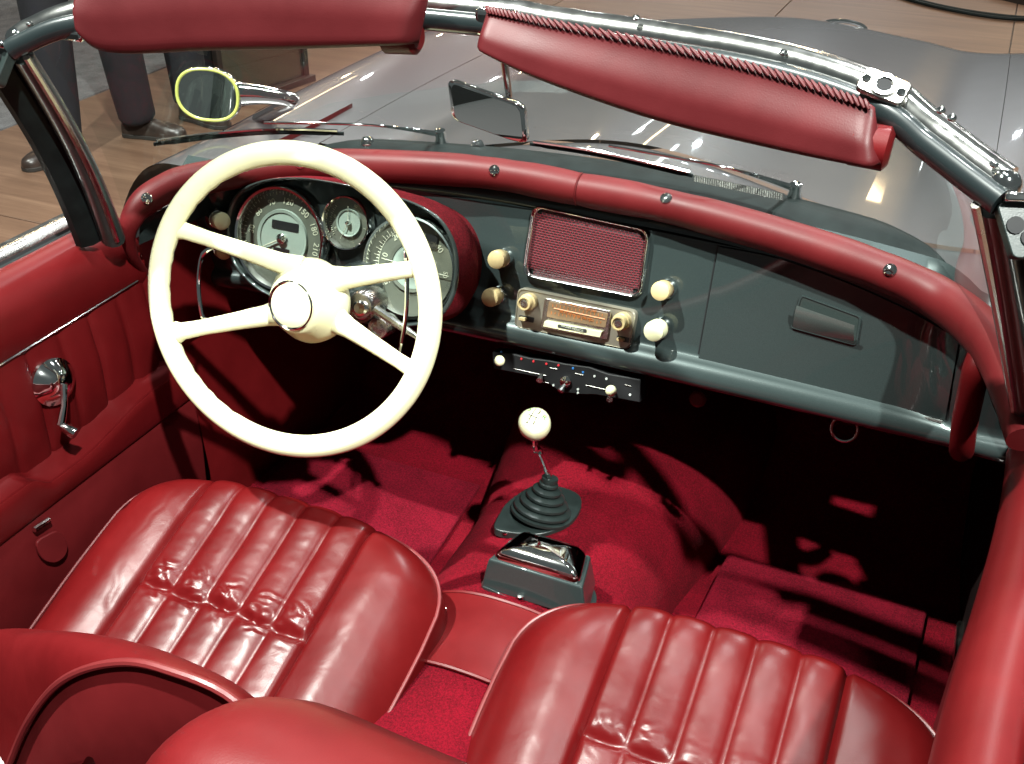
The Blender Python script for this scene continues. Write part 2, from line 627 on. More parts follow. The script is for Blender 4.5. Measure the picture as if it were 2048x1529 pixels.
# ================================================================== the car
car = thing('convertible_car', 'open grey two seat sports car with red leather cabin and ivory steering wheel', 'car', (0.0, 1.2, 0.0))


# ---- outside bodywork
def body_z(x, y):
    a = abs(x)
    t = clamp((y - 1.5) / 1.75)
    crest = 0.868 + 0.016 * math.sin(t * PI) - 0.10 * t ** 3
    mid = 0.905 - 0.02 * t - 0.10 * t ** 2.2
    valley = 0.838 - 0.085 * t ** 2
    if a < 0.36: z = mid - (mid - valley) * smooth(a / 0.44) * 0.82
    elif a < 0.44: z = mid - (mid - valley) * smooth(a / 0.44) * (0.82 + 0.18 * (a - 0.36) / 0.08)
    elif a < 0.70: z = valley + (crest - valley) * smooth((a - 0.44) / 0.26)
    else: z = crest - 0.10 * ((a - 0.70) / 0.13) ** 2.4
    nose = y - (3.35 - 0.55 * (x - 0.08) ** 2)
    if nose > -0.22: z -= 0.9 * (nose + 0.22) ** 2
    return z


def glass_base(x):
    return 1.575 - 0.45 * x * x - 14 * max(0, abs(x) - 0.48) ** 2


def patch(xs, y0f, y1f, n, skirt_front=False):
    rows = []
    for i in range(n + 1):
        t = i / n
        rows.append([(x, y0f(x) * (1 - t) + y1f(x) * t, body_z(x, y0f(x) * (1 - t) + y1f(x) * t)) for x in xs])
    if skirt_front:
        last = rows[-1]
        for k, (dy, dz) in enumerate(((0.03, -0.06), (0.035, -0.16), (0.0, -0.38))):
            rows.append([(p[0], p[1] + dy, p[2] + dz) for p in last])
    return rows


bxs = [-0.56 + 1.12 * i / 56 for i in range(57)]
scuttle_end = lambda x: 1.66 - 0.30 * x * x
nose_y = lambda x: 3.35 - 0.55 * (x - 0.08) ** 2
obj('bonnet', MB().loft(patch(bxs, lambda x: scuttle_end(x) + 0.006, nose_y, 60, True)), 'paint', car, angle=60, label='long curved grey metallic bonnet')
wx = [0.5612 + 0.27 * (i / 22) for i in range(23)]
for s in (-1, 1):
    rows = patch([s * x for x in wx], lambda x: 1.34, nose_y, 64, True)
    side = [[p[-1] for p in [r]][0] for r in rows]
    ext = []
    for r in rows:
        p = r[-1]
        ext.append(list(r) + [(p[0] + s * 0.015, p[1], p[2] - 0.06), (p[0] + s * 0.02, p[1], p[2] - 0.2), (p[0] - s * 0.02, p[1], 0.22)])
    obj('wing', MB().loft(ext), 'paint', car, angle=60)
sxs = [-0.615 + 1.23 * i / 60 for i in range(61)]
obj('scuttle_panel', MB().loft([[(x, glass_base(x) * (1 - t) + scuttle_end(x) * t, body_z(x, glass_base(x) * (1 - t) + scuttle_end(x) * t) - (0.004 if t > 0.98 else 0)) for x in sxs] for t in [0, .2, .4, .6, .8, 1.0]]), 'paint', car, angle=60)
# dark rubber bed of the windscreen and top of the dash
rows = []
for t, dz in ((0, 0.006), (0.12, 0.018), (0.3, 0.02), (0.45, 0.012), (1.0, -0.02)):
    rows.append([(x, glass_base(x) + 0.012 - 0.17 * t * max(0.12, 1 - (abs(x) / 0.56) ** 3), 0.886 - 0.05 * smooth((abs(x) - 0.4) / 0.25) + dz - 0.0) for x in sxs])
obj('windscreen_seal', MB().loft(rows), 'rubber', car, angle=60)
# tail of the car behind the seats
rxs = [-0.80 + 1.6 * i / 48 for i in range(49)]
rows = []
for k in range(31):
    y = 0.02 - 1.45 * k / 30
    t = k / 30
    rows.append([(x * (1 - 0.12 * t * t), y, 0.862 - 0.10 * t * t + 0.02 * math.cos(x * 1.9) - 0.16 * max(0, (abs(x) - 0.6) / 0.2) ** 2.2) for x in rxs])
rows += [[(p[0], p[1] - dy, p[2] - dz) for p in rows[-1]] for dy, dz in ((0.03, 0.05), (0.02, 0.3))]
obj('tail_deck', MB().loft(rows), 'paint', car, angle=60)
rows = []
for a in range(13):
    b = a / 12 * PI * 1.2 - 0.5
    rows.append([(x, 0.06 + 0.05 * math.sin(b) - 0.0, 0.845 + 0.035 * math.cos(b)) for x in [-0.72 + 1.44 * i / 20 for i in range(21)]])
obj('cockpit_coaming', MB().loft(rows), 'vinyl', car, angle=70)
obj('cabin_bulkhead', MB().loft([[(x, y, z) for x in (-0.72, -0.3, 0, 0.3, 0.72)] for y, z in ((0.10, 0.84), (0.16, 0.6), (0.24, 0.25))]), 'dark_leather', car)

# nose badge
mb = MB()
bx, by = 0.12, 3.20
mb.tube([(bx + 0.062 * math.cos(a), by, body_z(bx, by) - 0.012 + 0.020 * math.sin(a)) for a in [i * PI / 12 for i in range(13)]], 0.006, 8)
obj('nose_trim', mb, 'chrome', car)

# ---- windscreen
HC = lambda x, z=0: 1.12 - 0.56 * x * x
hdr_px = [(37, 73), (60, 60), (150, 25), (1000, 22), (1100, 38), (1330, 72), (1570, 115), (1765, 180), (1860, 250), (1950, 318), (2010, 362)]
hdr = [on_surf(q, HC) for q in hdr_px]
hdr[2:4] = [hdr[2], np.array((-0.40, 1.036, 1.218)), np.array((-0.20, 1.098, 1.227)), hdr[3]]
hdr = curve_pts(hdr, 90)
hfun_x = np.array([p[0] for p in hdr]); hz = np.array([p[2] for p in hdr]); hy = np.array([p[1] for p in hdr])
def header_at(x): return np.array((x, np.interp(x, hfun_x, hy), np.interp(x, hfun_x, hz)))
frame = obj('windscreen_frame', MB().tube(hdr, 0.0148, 20, flat=0.72, up=(0, 0.7, 0.7)), 'railchrome', car)
und = [p + np.array((0, -0.017, -0.013)) for p in hdr]
obj('inner_rail', MB().tube(und, 0.0125, 16, flat=0.8), 'railpaint', frame)
# pillars
for s in (-1, 1):
    top = hdr[0] if s < 0 else hdr[-1]
    base = np.array((-0.628 if s < 0 else 0.648, 1.105, 0.845))
    tp = top + np.array((s * 0.002, 0.0, -0.022))
    path = [base * (1 - t) + tp * t + np.array((0, 0.012 * math.sin(t * PI), 0)) for t in [i / 14 for i in range(15)]]
    obj('pillar', MB().tube(path, lambda i: 0.024 - 0.006 * i / 14, 12, flat=0.75, up=(-s * 0.8, -0.5, 0.1)), 'dashdark', frame)
    path2 = [p + np.array((s * 0.026, -0.018, -0.004)) for p in path]
    obj('pillar_seal', MB().tube(path2, lambda i: 0.022 - 0.003 * i / 14, 8, flat=0.5, up=(s * 0.5, -0.85, 0)), 'rubber', frame)
    path3 = [p + np.array((-s * 0.020, -0.012, 0.002)) for p in path]
    obj('pillar_trim', MB().tube(path3, 0.0045, 8), 'darkchrome', frame)
    # corner casting with a clover opening on the end of the header
    fc = Frame(tp + np.array((s * 0.020, -0.022, 0.0)), (s * 0.25, -0.8, 0.55))
    mb = MB().prism(round_poly([fc(-0.024, 0.012), fc(0.026, 0.016), fc(0.022, -0.030), fc(-0.008, -0.034)], 0.006), fc.n * -0.012)
    cc = obj('corner_bracket', mb, 'gaiter', frame, bevel=0.001)
    mb = MB()
    for a, b in ((-0.008, -0.006), (0.008, 0.000), (0.004, -0.016)):
        mb.lathe(fc(a, b, 0.0006), fc.n, [(0.0075, 0), (0.0075, 0.0012)], 12)
    obj('clover_hole', mb, 'black', cc)  # black discs stand in for the dark inside the opening
    obj('end_clip', MB().box(fc(0.0, 0.016, 0.004), (0.040, 0.008, 0.012), fc.ax), 'chrome', frame, bevel=0.002)
for e in (hdr[0], hdr[-1]):
    obj('header_end', MB().ball(e + np.array((0, -0.002, -0.003)), 0.0145, 14, (1.0, 0.95, 1.0)), 'chrome', frame)
# glass
NG = 48
rows = []
for j in range(13):
    t = j / 12
    r = []
    for i in range(NG + 1):
        k = i / NG * 2 - 1
        xb = 0.615 * k
        b = np.array((xb, glass_base(xb) - 0.02, 0.895 - 0.05 * smooth((abs(xb) - 0.4) / 0.25)))
        xt = 0.535 * k
        h = header_at(xt) + np.array((0, 0.004, -0.015))
        p = b * (1 - t) + h * t + np.array((0, 0.03, 0.02)) * (math.sin(t * PI) * 0.5)
        r.append(p)
    rows.append(r)
glass_rows = rows
obj('windscreen_glass', MB().loft(rows), 'screen', car, angle=80)
# latch plate, joints and screws on the header
lp = on_surf((1767, 182), lambda x, z: HC(x) - 0.004)
fr = Frame(lp + np.array((0, -0.010, 0.004)), (0.10, -0.62, 0.78), up=(0.25, 0.75, 0.6))
mb = MB().prism(fr.rrect(0.044, 0.026, 0.006, 0), fr.n * 0.006)
lat = obj('latch_plate', mb, 'darkchrome', frame, bevel=0.0012)
obj('latch_socket', MB().lathe(fr(0, 0, 0.006), fr.n, [(0.0115, 0), (0.0115, 0.0025), (0.0075, 0.0025), (0.007, -0.0035), (0.0, -0.0035)], 20), 'chrome', lat)
obj('socket_hole', MB().lathe(fr(0, 0, 0.0066), fr.n, [(0.0066, 0), (0.0066, 0.0006)], 16), 'black', lat)
for a in (-0.0165, 0.0165):
    obj('screw', MB().lathe(fr(a, 0, 0.006), fr.n, [(0.0042, 0), (0.0038, 0.0012), (0.0012, 0.0010), (0.0, 0.0006)], 12), 'chrome', lat)
for q in ((1568, 117), (1880, 233), (1902, 248), (1275, 47), (1985, 340), (70, 58)):
    p = on_surf(q, lambda x, z: HC(x) - 0.005)
    obj('screw', MB().lathe(p + np.array((0, -0.007, 0.007)), (0, -0.5, 0.85), [(0.0040, 0), (0.0036, 0.0012), (0.0014, 0.0018), (0, 0.0012)], 12), 'chrome', frame)
# added chrome block mid header, put in to catch the glare
p = on_surf((1003, 34), lambda x, z: HC(x) - 0.006)
obj('header_glare_block', MB().box(p + np.array((0, -0.010, -0.004)), (0.050, 0.022, 0.030)), 'chrome', frame, bevel=0.006, segs=3)
cl = on_surf((158, 68), lambda x, z: HC(x) - 0.01)
obj('visor_clip', MB().box(cl + np.array((0, -0.008, 0.0)), (0.032, 0.014, 0.012)), 'chrome', frame, bevel=0.003, segs=2)


# ---- sun visors
def visor(top_px, bot_px, label, roll_at, dy):
    HS = lambda x, z: HC(x) - dy
    top = curve_pts([on_surf(q, HS) for q in top_px], 44)
    bot = curve_pts([on_surf(q, lambda x, z: HC(x) - dy - 0.012) for q in bot_px], 44)
    rows = []
    for i, (a, b) in enumerate(zip(top, bot)):
        e = min(i, 44 - i) / 44
        th = 0.019 * (min(1, e / 0.05) ** 0.5 if e < 0.05 else 1.0) + 0.001
        d = b - a
        L = np.linalg.norm(d)
        nrm = np.array((0.0, -0.94, -0.25))
        r = []
        for k in range(18):
            t = k / 17
            w = th * (0.26 + 0.74 * smooth(t / 0.55)) * (1 - max(0, (t - 0.8) / 0.2) ** 2 * 0.98) ** 0.5
            r.append(a + d * t - nrm * w * 0.0 + nrm * w)
        for k in range(17, -1, -1):
            t = k / 17
            w = th * (0.26 + 0.74 * smooth(t / 0.55)) * (1 - max(0, (t - 0.8) / 0.2) ** 2 * 0.98) ** 0.5
            r.append(a + d * t - nrm * w * 0.7)
        rows.append(r)
    vis = obj('sun_visor', MB().loft(rows, cu=True, cap=True), 'visor', car, angle=70, label=label)
    # lacing along the top edge
    mb = MB()
    n = 60
    top2 = curve_pts([top[i] for i in range(0, 45, 4)], n)
    nn = np.array((0, -0.80, 0.6))
    side = np.array((0, -0.6, -0.8))
    for i in range(1, n - 1):
        t = top2[i + 1] - top2[i]
        p = top2[i] + nn * 0.0055 + side * 0.002
        mb.tube([p - side * 0.0038 - t * 0.7, p + nn * 0.0006, p + side * 0.0038 + t * 0.7], [0.0012, 0.0022, 0.0012], 6)
    obj('lacing', mb, 'visor', vis)
    # the roll that shows at the free end
    ra = onY(roll_at[0], (top[-1] if roll_at[2] > 0 else top[0])[1] - 0.0)
    y0 = ra[1]
    a, b = onY(roll_at[0], y0), onY(roll_at[1], y0)
    mb = MB().tube(curve_pts([b, b * .6 + a * .4, a], 8), lambda i: 0.020 if 0 < i < 8 else 0.014, 14)
    obj('rod_roll', mb, 'leather', vis)
    return vis


visor([(150, -40), (230, -75), (420, -95), (640, -85), (868, -50)],
      [(168, 55), (230, 103), (430, 99), (640, 95), (838, 86)],
      'red padded sun visor over the steering wheel', ((838, 74), (770, 72), 1), 0.045)
visor([(975, 20), (1095, 45), (1330, 92), (1560, 150), (1750, 215)],
      [(955, 88), (1080, 150), (1310, 232), (1560, 292), (1762, 330)],
      'red padded sun visor with laced top edge', ((1783, 300), (1700, 285), 1), 0.045)

# ---- inside mirror
rv = Frame(onY((975, 222), 1.085), (0.03, -0.98, 0.07))
quad = round_poly([rv.px(q) for q in ((893, 158), (1046, 212), (1054, 288), (1030, 285), (903, 240))], 0.010)
ct = sum((V(p) for p in quad), Vector()) / len(quad)
rvm = obj('interior_mirror', MB().loft([[ct + (V(p) - ct) * k - rv.n * d for p in quad] for k, d in ((0.93, 0), (1.0, 0.002), (1.0, 0.010), (0.8, 0.022), (0.3, 0.026))], cu=True, cap=True), 'chrome', car, angle=50)
mb = MB().prism([ct + (V(p) - ct) * 0.90 + rv.n * 0.0006 for p in quad], rv.n * 0.0008)
obj('mirror_glass', mb, 'mirror', rvm, smooth_=False)
mb = MB().tube([on_surf((1003, 85), lambda x, z: 1.10), on_surf((1018, 190), lambda x, z: 1.105), rv.px((1016, 225), -0.02)], [0.0045, 0.004, 0.0035], 10)
obj('stem', mb, 'chrome', rvm)

# ---- wing mirror
wc = onY((415, 190), 1.50)
wf = Frame(wc, (0.42, -0.90, 0.16))
ell = [wf.px((415 + 64 * math.copysign(abs(math.cos(a)) ** 0.85, math.cos(a)), 190 + 9 * math.cos(a) + 53 * math.copysign(abs(math.sin(a)) ** 0.85, math.sin(a)))) for a in [i * 2 * PI / 40 for i in range(40)]]
c0 = sum((V(p) for p in ell), Vector()) / 40
wm = obj('wing_mirror', MB().loft([[c0 + (V(p) - c0) * k - wf.n * d for p in ell] for k, d in ((1.0, 0.0), (1.04, 0.004), (1.04, 0.012), (0.9, 0.03), (0.55, 0.05), (0.15, 0.058))], cu=True, cap=True), 'chrome', car, angle=60)
obj('mirror_rim', MB().tube([c0 + (V(p) - c0) * 0.955 + wf.n * 0.001 for p in ell], 0.0030, 8, closed=True), 'yellowrim', wm)
obj('mirror_glass', MB().prism([c0 + (V(p) - c0) * 0.94 for p in ell], wf.n * 0.001), 'mirror', wm, smooth_=False)
a, b, c = wf.px((470, 188), -0.02), onY((585, 202), 1.56), onZ((520, 238), 0.868)
pa = curve_pts([a, a * .5 + b * .5 + np.array((0, 0, 0.004)), b, b * .5 + c * .5, c], 26)
obj('mirror_arm', MB().tube(pa, lambda i: 0.024 - 0.010 * math.sin(min(1, i / 13) * PI * 0.5) + (0.004 * max(0, (i - 13) / 13)), 14, flat=0.8), 'chrome', wm)
obj('mirror_foot', MB().lathe(c + np.array((0, 0, -0.02)), (0, 0, 1), [(0.024, 0), (0.022, 0.014), (0.012, 0.022), (0.0, 0.024)], 18), 'chrome', wm)


# ---- wipers
def glass_pt(q, off=0.012):
    """the ray meets the lower glass; search the lofted surface"""
    best = None
    d = ray(*q)
    fn = lambda x, z: glass_base(clamp(x, -.6, .6)) - 0.02 - (z - 0.88) * 1.25
    return on_surf(q, lambda x, z: fn(x, z) + off)


def wiper(pivot, bend, tip, blade):
    pv = np.array(onZ(pivot, 0.915))
    arm = [pv, glass_pt(bend), glass_pt(tip)]
    w = obj('windscreen_wiper', MB().tube(curve_pts(arm, 16), lambda i: 0.0052 - 0.0032 * min(1, i / 7), 8), 'chrome', car)
    obj('wiper_pivot', MB().lathe(pv + np.array((0, 0, -0.035)), (0, -0.2, 1), [(0.012, 0), (0.012, 0.022), (0.009, 0.034), (0.009, 0.046), (0.0, 0.048)], 14), 'chrome', w)
    B = [glass_pt(q, 0.006) for q in blade]
    bl = curve_pts(B, 24)
    obj('wiper_blade', MB().tube(bl, lambda i: 0.0042 if 2 < i < 22 else 0.003, 8, flat=0.6), 'rubber', w)
    obj('blade_spine', MB().tube([p + np.array((0, -0.004, 0.0055)) for p in bl[1:-1]], 0.0026, 6), 'chrome', w)
    return w


wiper((885, 270), (745, 251), (528, 246), [(308, 289), (440, 272), (560, 264), (688, 268)])
wiper((1592, 378), (1450, 335), (1218, 292), [(1060, 288), (1180, 306), (1300, 332), (1385, 352)])
# spring and washers by the right wiper
mb = MB()
sp = [glass_pt((1390 + 180 * t, 357 + 38 * t), 0.004) for t in [i / 40 for i in range(41)]]
for i in range(0, 40):
    d = sp[i + 1] - sp[i]
    mb.tube([sp[i] + np.array((0, -0.002, 0.006)), sp[i] + d * 0.5 + np.array((0, -0.006, -0.003))], 0.0014, 5)
obj('wiper_spring', mb, 'satin', car)
for q in ((955, 290), (735, 283)):
    p = onZ(q, 0.905)
    obj('washer_jet', MB().lathe(p + np.array((0, 0, -0.012)), (0, 0, 1), [(0.013, 0), (0.013, 0.01), (0.008, 0.018), (0.0, 0.02)], 14), 'chrome', car)


# ---- dashboard
def face_y(x, z):
    k = clamp((z - 0.62) / 0.26, 0, 1.2)
    return 1.36 + 0.32 * (z - 0.68) - 0.25 * x * x * k - 14 * max(0, abs(x) - 0.5) ** 2 * clamp((z - 0.66) / 0.2)


def face(q, off=0.0): return on_surf(q, lambda x, z: face_y(x, z) - off)


def face_frame(q):
    p = face(q)
    e = 0.004
    dx = (face_y(p[0] + e, p[2]) - face_y(p[0] - e, p[2])) / (2 * e)
    return Frame(p, (dx, -1, 0.30))


dash = None
rows = []
prof = [(0.905, 0.03), (0.885, 0.0), (0.86, 0), (0.83, 0), (0.80, 0), (0.77, 0), (0.74, 0), (0.718, 0), (0.706, 0), (0.701, -0.003),
        (0.698, -0.010), (0.692, -0.017), (0.683, -0.021), (0.673, -0.020), (0.664, -0.014), (0.659, -0.004), (0.657, 0.02), (0.66, 0.08)]
for z, off in prof:
    rows.append([(x, max(face_y(x, max(z, 0.664)), face_y(math.copysign(min(abs(x), 0.565), x), max(z, 0.664)) - 0.01) + off, z) for x in [-0.635 + 1.285 * i / 90 for i in range(91)]])
dash = obj('dashboard', MB().loft(rows), 'dash', car, angle=50, label='grey metallic dashboard panel with rolled lower lip')
# padded roll
rp = [(300, 560), (270, 520), (256, 478), (262, 440), (292, 402), (350, 371), (450, 349), (600, 331), (800, 334), (990, 348), (1165, 380), (1332, 412), (1560, 474), (1780, 549), (1900, 612), (1985, 690), (2032, 790), (2052, 880)]
off = [.008, .008, .01, .012] + [0.016] * 10 + [0.014, .012, .01, .01]
rad = [.007, .008, .011, .017, .022] + [0.0255] * 8 + [0.027, 0.028, 0.028, 0.025, 0.02]
RP = [face(q, o_) for q, o_ in zip(rp, off)]
pth = curve_pts(RP, 150)
rr = np.interp([i / 150 * (len(rad) - 1) for i in range(151)], range(len(rad)), rad)
seam_i = min(range(151), key=lambda i: abs(pth[i][0] + 0.004))
screw_px = [(294, 397), (600, 327), (988, 341), (1332, 396), (1780, 540)]
scr = [face(q, 0.034) for q in screw_px]
def roll_r(i):
    r = rr[i]
    d = abs(i - seam_i)
    if d < 3: r *= (0.93, 0.975, 0.995)[d]
    for s_ in scr:
        dd = np.linalg.norm(pth[i] - s_)
        r *= 1 - 0.06 * math.exp(-((dd - 0.03) / 0.02) ** 2) if dd < 0.09 else 1
    return r
roll = obj('padded_roll', MB().tube(pth, roll_r, 22, flat=1.0), 'vinyl', car, angle=80, label='red padded roll along the top of the dashboard')
mb = MB().tube([pth[seam_i] + rr[seam_i] * 0.96 * np.array((0.03 * math.sin(a), -math.cos(a), math.sin(a))) for a in [-0.9 + i * 0.2 for i in range(14)]], 0.0016, 6)
obj('seam', mb, 'dark_leather', roll)
for q in screw_px:
    i = min(range(151), key=lambda k: np.linalg.norm(pth[k] - face(q, 0.02)))
    t = pth[min(150, i + 1)] - pth[max(0, i - 1)]
    # outermost point of the roll along the ray
    d = ray(*q)
    tt = np.linspace(0.6, 2.2, 3000)
    P = CAM + tt[:, None] * d
    D = np.linalg.norm(P - pth[i], axis=1)
    D = np.min([np.linalg.norm(P - pth[k], axis=1) - rr[k] for k in range(max(0, i - 6), min(150, i + 7))], axis=0)
    hit = int(np.argmax(D < 0.0)) if (D < 0).any() else int(np.argmin(D))
    p = P[hit]
    nrm = p - pth[i]
    nrm -= t * (nrm @ t) / (t @ t)
    obj('cup_screw', MB().lathe(p - nrm / np.linalg.norm(nrm) * 0.002, nrm, [(0.0085, 0), (0.0085, 0.002), (0.0065, 0.0035), (0.006, 0.0025), (0.0035, 0.003), (0.0, 0.0035)], 18), 'chrome', roll)

# glovebox lid: sits in a dark gap, proud of the panel
gl_px = [(1437, 494), (1560, 520), (1700, 570), (1820, 625), (1918, 680), (1890, 840), (1640, 788), (1394, 734)]
GP = [V(face(q, 0.001)) for q in gl_px]
def lid_outline(k):
    c = sum(GP, Vector()) / len(GP)
    return [c + (p - c) * k for p in GP]
def grid_face(px, off, nu=16, nv=8):
    """bilinear patch of the traced outline laid on the dash face: px = top-left ... given as two polylines"""
    top, bot = px
    T = [np.array(p) for p in curve_pts([(*q, 0) for q in top], nu)]
    B = [np.array(p) for p in curve_pts([(*q, 0) for q in bot], nu)]
    return [[face((T[i] * (1 - j / nv) + B[i] * (j / nv))[:2], off) for i in range(nu + 1)] for j in range(nv + 1)]
gtop, gbot = [(1437, 494), (1560, 519), (1700, 569), (1820, 624), (1918, 680)], [(1394, 733), (1520, 762), (1640, 787), (1765, 814), (1890, 840)]
R1 = grid_face((gtop, gbot), 0.0035)
R0 = grid_face(([(x - 3 if i == 0 else x + (3 if i == 4 else 0), y - 3) for i, (x, y) in enumerate(gtop)], [(x - 3 if i == 0 else x + (3 if i == 4 else 0), y + 1) for i, (x, y) in enumerate(gbot)]), 0.0006)
def slab(R, d):
    border = R[0] + [r[-1] for r in R[1:]] + R[-1][-2::-1] + [r[0] for r in R[-2:0:-1]]
    mb = MB().loft(R)
    mb.loft([border, [p + np.array(d) for p in border]], cu=True)
    return mb
lid = obj('glovebox_lid', slab(R1, (0, 0.004, 0)), 'dash', dash, bevel=0.0008, angle=40)
obj('lid_gap', slab(R0, (0, 0.002, 0)), 'black', dash)
# recessed pull in the lid
hp = [(1604, 592), (1721, 635), (1712, 690), (1584, 655)]
H = [face(q, 0.0045) for q in hp]
fh = Frame(sum(H) / 4, (-0.2, -1, 0.3))
hw = np.linalg.norm(H[1] - H[0])
mb = MB()
border = round_poly(H, 0.005)
cc = sum((V(p) for p in border), Vector()) / len(border)
mb.loft([[cc + (V(p) - cc) * k + fh.n * d for p in border] for k, d in ((1.05, -0.0005), (1.04, 0.0025), (0.985, 0.0025))], cu=True)
pull = obj('lid_pull', mb, 'dash', dash)
lo_, hi_ = [H[3], H[2]], [H[0], H[1]]
rows = []
for k in range(9):
    t = k / 8
    rows.append([H[3] * (1 - t) + H[0] * t + np.array(fh.n) * (0.002 + 0.015 * math.sin(t * PI * 0.62)) if side == 0 else H[2] * (1 - t) + H[1] * t + np.array(fh.n) * (0.002 + 0.015 * math.sin(t * PI * 0.62)) for side in (0, 1)])
rows = [[r[0] * (1 - u) + r[1] * u for u in (0.02, 0.1, 0.3, 0.5, 0.7, 0.9, 0.98)] for r in rows[:7]]
obj('pull_lip', MB().loft(rows), 'pullpaint', pull, angle=70)
obj('pull_shadow_well', MB().prism([cc + (V(p) - cc) * 0.98 + fh.n * 0.0008 for p in border], fh.n * 0.0006), 'dashdark', pull)
# piano hinge under the lid
hg = [face((1398 + 488 * t, 741 + 104 * t), 0.005) for t in [i / 11 for i in range(12)]]
for i in range(11):
    a, b = hg[i], hg[i + 1]
    obj('hinge_knuckle', MB().tube([a + (b - a) * 0.03, b - (b - a) * 0.03], 0.0032, 8), 'satin', dash)


# knobs
def knob(q, mat, r=0.0145, L=0.036, name='switch_knob', label=None):
    f = face_frame(q)
    k = obj(name, MB().lathe(f.o, f.n, [(0.008, 0), (0.008, 0.012), (r * 0.86, 0.013), (r, 0.016), (r, L - 0.004), (r * 0.94, L - 0.001), (r * 0.6, L + 0.0015), (0, L + 0.002)], 26), mat, dash, label=label)
    obj('knob_collar', MB().lathe(f.o, f.n, [(r * 1.12, -0.001), (r * 1.12, 0.004), (r * 0.98, 0.010), (r * 0.7, 0.011)], 26), 'chrome', dash)
    return k


knob((1008, 515), 'tan')
knob((996, 590), 'tan')
knob((1334, 577), 'tan')
knob((1322, 655), 'ivory', 0.0155, 0.04, label='pale ivory knob at the right of the radio')
knob((430, 437), 'ivory', 0.0145, 0.03, label='ivory knob at the left of the gauges')
knob((440, 498), 'tan', 0.013, 0.03)

# speaker grille
sq = [(1070, 412), (1300, 462), (1282, 594), (1050, 549)]
S = [V(face(q, 0.004)) for q in sq]
fs = Frame(sum(S, Vector()) / 4, (0, -1, 0.32))
ring = round_poly(S, 0.016, 6)
sc_ = sum(ring, Vector()) / len(ring)
spk = obj('speaker_grille', MB().loft([[sc_ + (p - sc_) * k + fs.n * d for p in ring] for k, d in ((1.035, -0.004), (1.035, 0.005), (1.01, 0.009), (0.975, 0.008), (0.955, 0.003), (0.95, -0.004))], cu=True), 'chrome', dash, angle=60)
rows, uv = [], []
for j in range(25):
    r = []
    for i in range(41):
        u, v = i / 40, j / 24
        p = (S[0] * (1 - u) + S[1] * u) * (1 - v) + (S[3] * (1 - u) + S[2] * u) * v
        p = sc_ + (p - sc_) * 0.955
        k = min(1, 8 * min(u, 1 - u, v, 1 - v))
        r.append(p + fs.n * (0.004 * smooth(k) - 0.001))
        uv.append((u * 1.55, 1 - v))
    rows.append(r)
# trim the corners of the cloth so that it stays inside the ring
mb = MB()
n_, m_ = 25, 41
mb.v = [tuple(p) for r in rows for p in r]
for j in range(24):
    for i in range(40):
        if (i < 2 or i > 37) and (j < 2 or j > 21): continue
        mb.f.append((j * m_ + i, j * m_ + i + 1, (j + 1) * m_ + i + 1, (j + 1) * m_ + i))
mb.uv = uv
obj('speaker_cloth', mb, 'grille', dash, label='dark red woven speaker cloth')

# radio
Rq = [(1040, 574), (1276, 622), (1262, 698), (1032, 652)]
RQ = [V(face(q, 0.006)) for q in Rq]
rc = sum(RQ, Vector()) / 4
fr = Frame(rc, (0, -1, 0.30))
ringr = round_poly(RQ, 0.010, 4)
c_ = sum(ringr, Vector()) / len(ringr)
radio = obj('radio', MB().loft([[c_ + (p - c_) * k + fr.n * d for p in ringr] for k, d in ((1.0, -0.006), (1.0, 0.008), (0.975, 0.010), (0.965, 0.0085))], cu=True, cap=True), 'radioface', car, angle=40, label='old car radio with chrome face and amber dial')
px = lambda q, d=0.0085: fr.px(q, d)
def plate(px_list, d0, d1, mat, name, r=0.002, bev=0.0006, parent=radio):
    P = round_poly([px(q, d0) for q in px_list], r, 3)
    return obj(name, MB().prism(P, fr.n * d1), mat, parent, bevel=bev)
plate([(1091, 596), (1224, 622), (1216, 679), (1083, 655)], 0.0086, 0.004, 'satin', 'dial_bezel', 0.004)
plate([(1098, 602), (1217, 627), (1211, 656), (1093, 634)], 0.0127, 0.0008, 'amber', 'tuning_scale')
plate([(1092, 641), (1206, 663), (1202, 674), (1089, 652)], 0.0127, 0.006, 'ivory', 'push_bar', 0.001)
plate([(1116, 648.5), (1174, 659.5), (1173, 666), (1115, 655)], 0.0188, 0.0008, 'ink', 'name_plate', 0.002, 0.0)
ftx = Frame(px((1144.5, 657), 0.0197), fr.n, up=np.array(px((1146, 650), 0.0197)) - np.array(px((1144.5, 657), 0.0197)))
obj('lettering', text_mb('BECKER MEXICO', ftx, 0, 0, 0.0048), 'mark', radio)
mb = MB()
def bar(q0, q1, w, d, m):
    a, b = V(px(q0, d)), V(px(q1, d))
    m.tube([a, b], w, 4)
bar((1108, 617), (1210, 639), 0.0010, 0.0136, mb)
for i in range(14):
    x = 1106 + i * 7.6
    y = 608 + (x - 1106) * 0.205
    bar((x, y), (x - 0.7, y + (5 if i % 2 else 7)), 0.0006, 0.0136, mb)
    bar((x - 3, y + 15), (x - 3.6, y + (19 if i % 2 else 21)), 0.0006, 0.0136, mb)
obj('scale_marks', mb, 'orange', radio)
fsx = Frame(px((1155, 622), 0.0136), fr.n, up=np.array(px((1157, 612), 0.0136)) - np.array(px((1155, 622), 0.0136)))
obj('scale_numerals', text_mb('55 60 70 80 100 120 160', fsx, 0, 0.0065, 0.0058), 'orange', radio)
obj('scale_numerals', text_mb('90 92 94 96 98 100 MC', fsx, -0.001, -0.008, 0.0056), 'orange', radio)
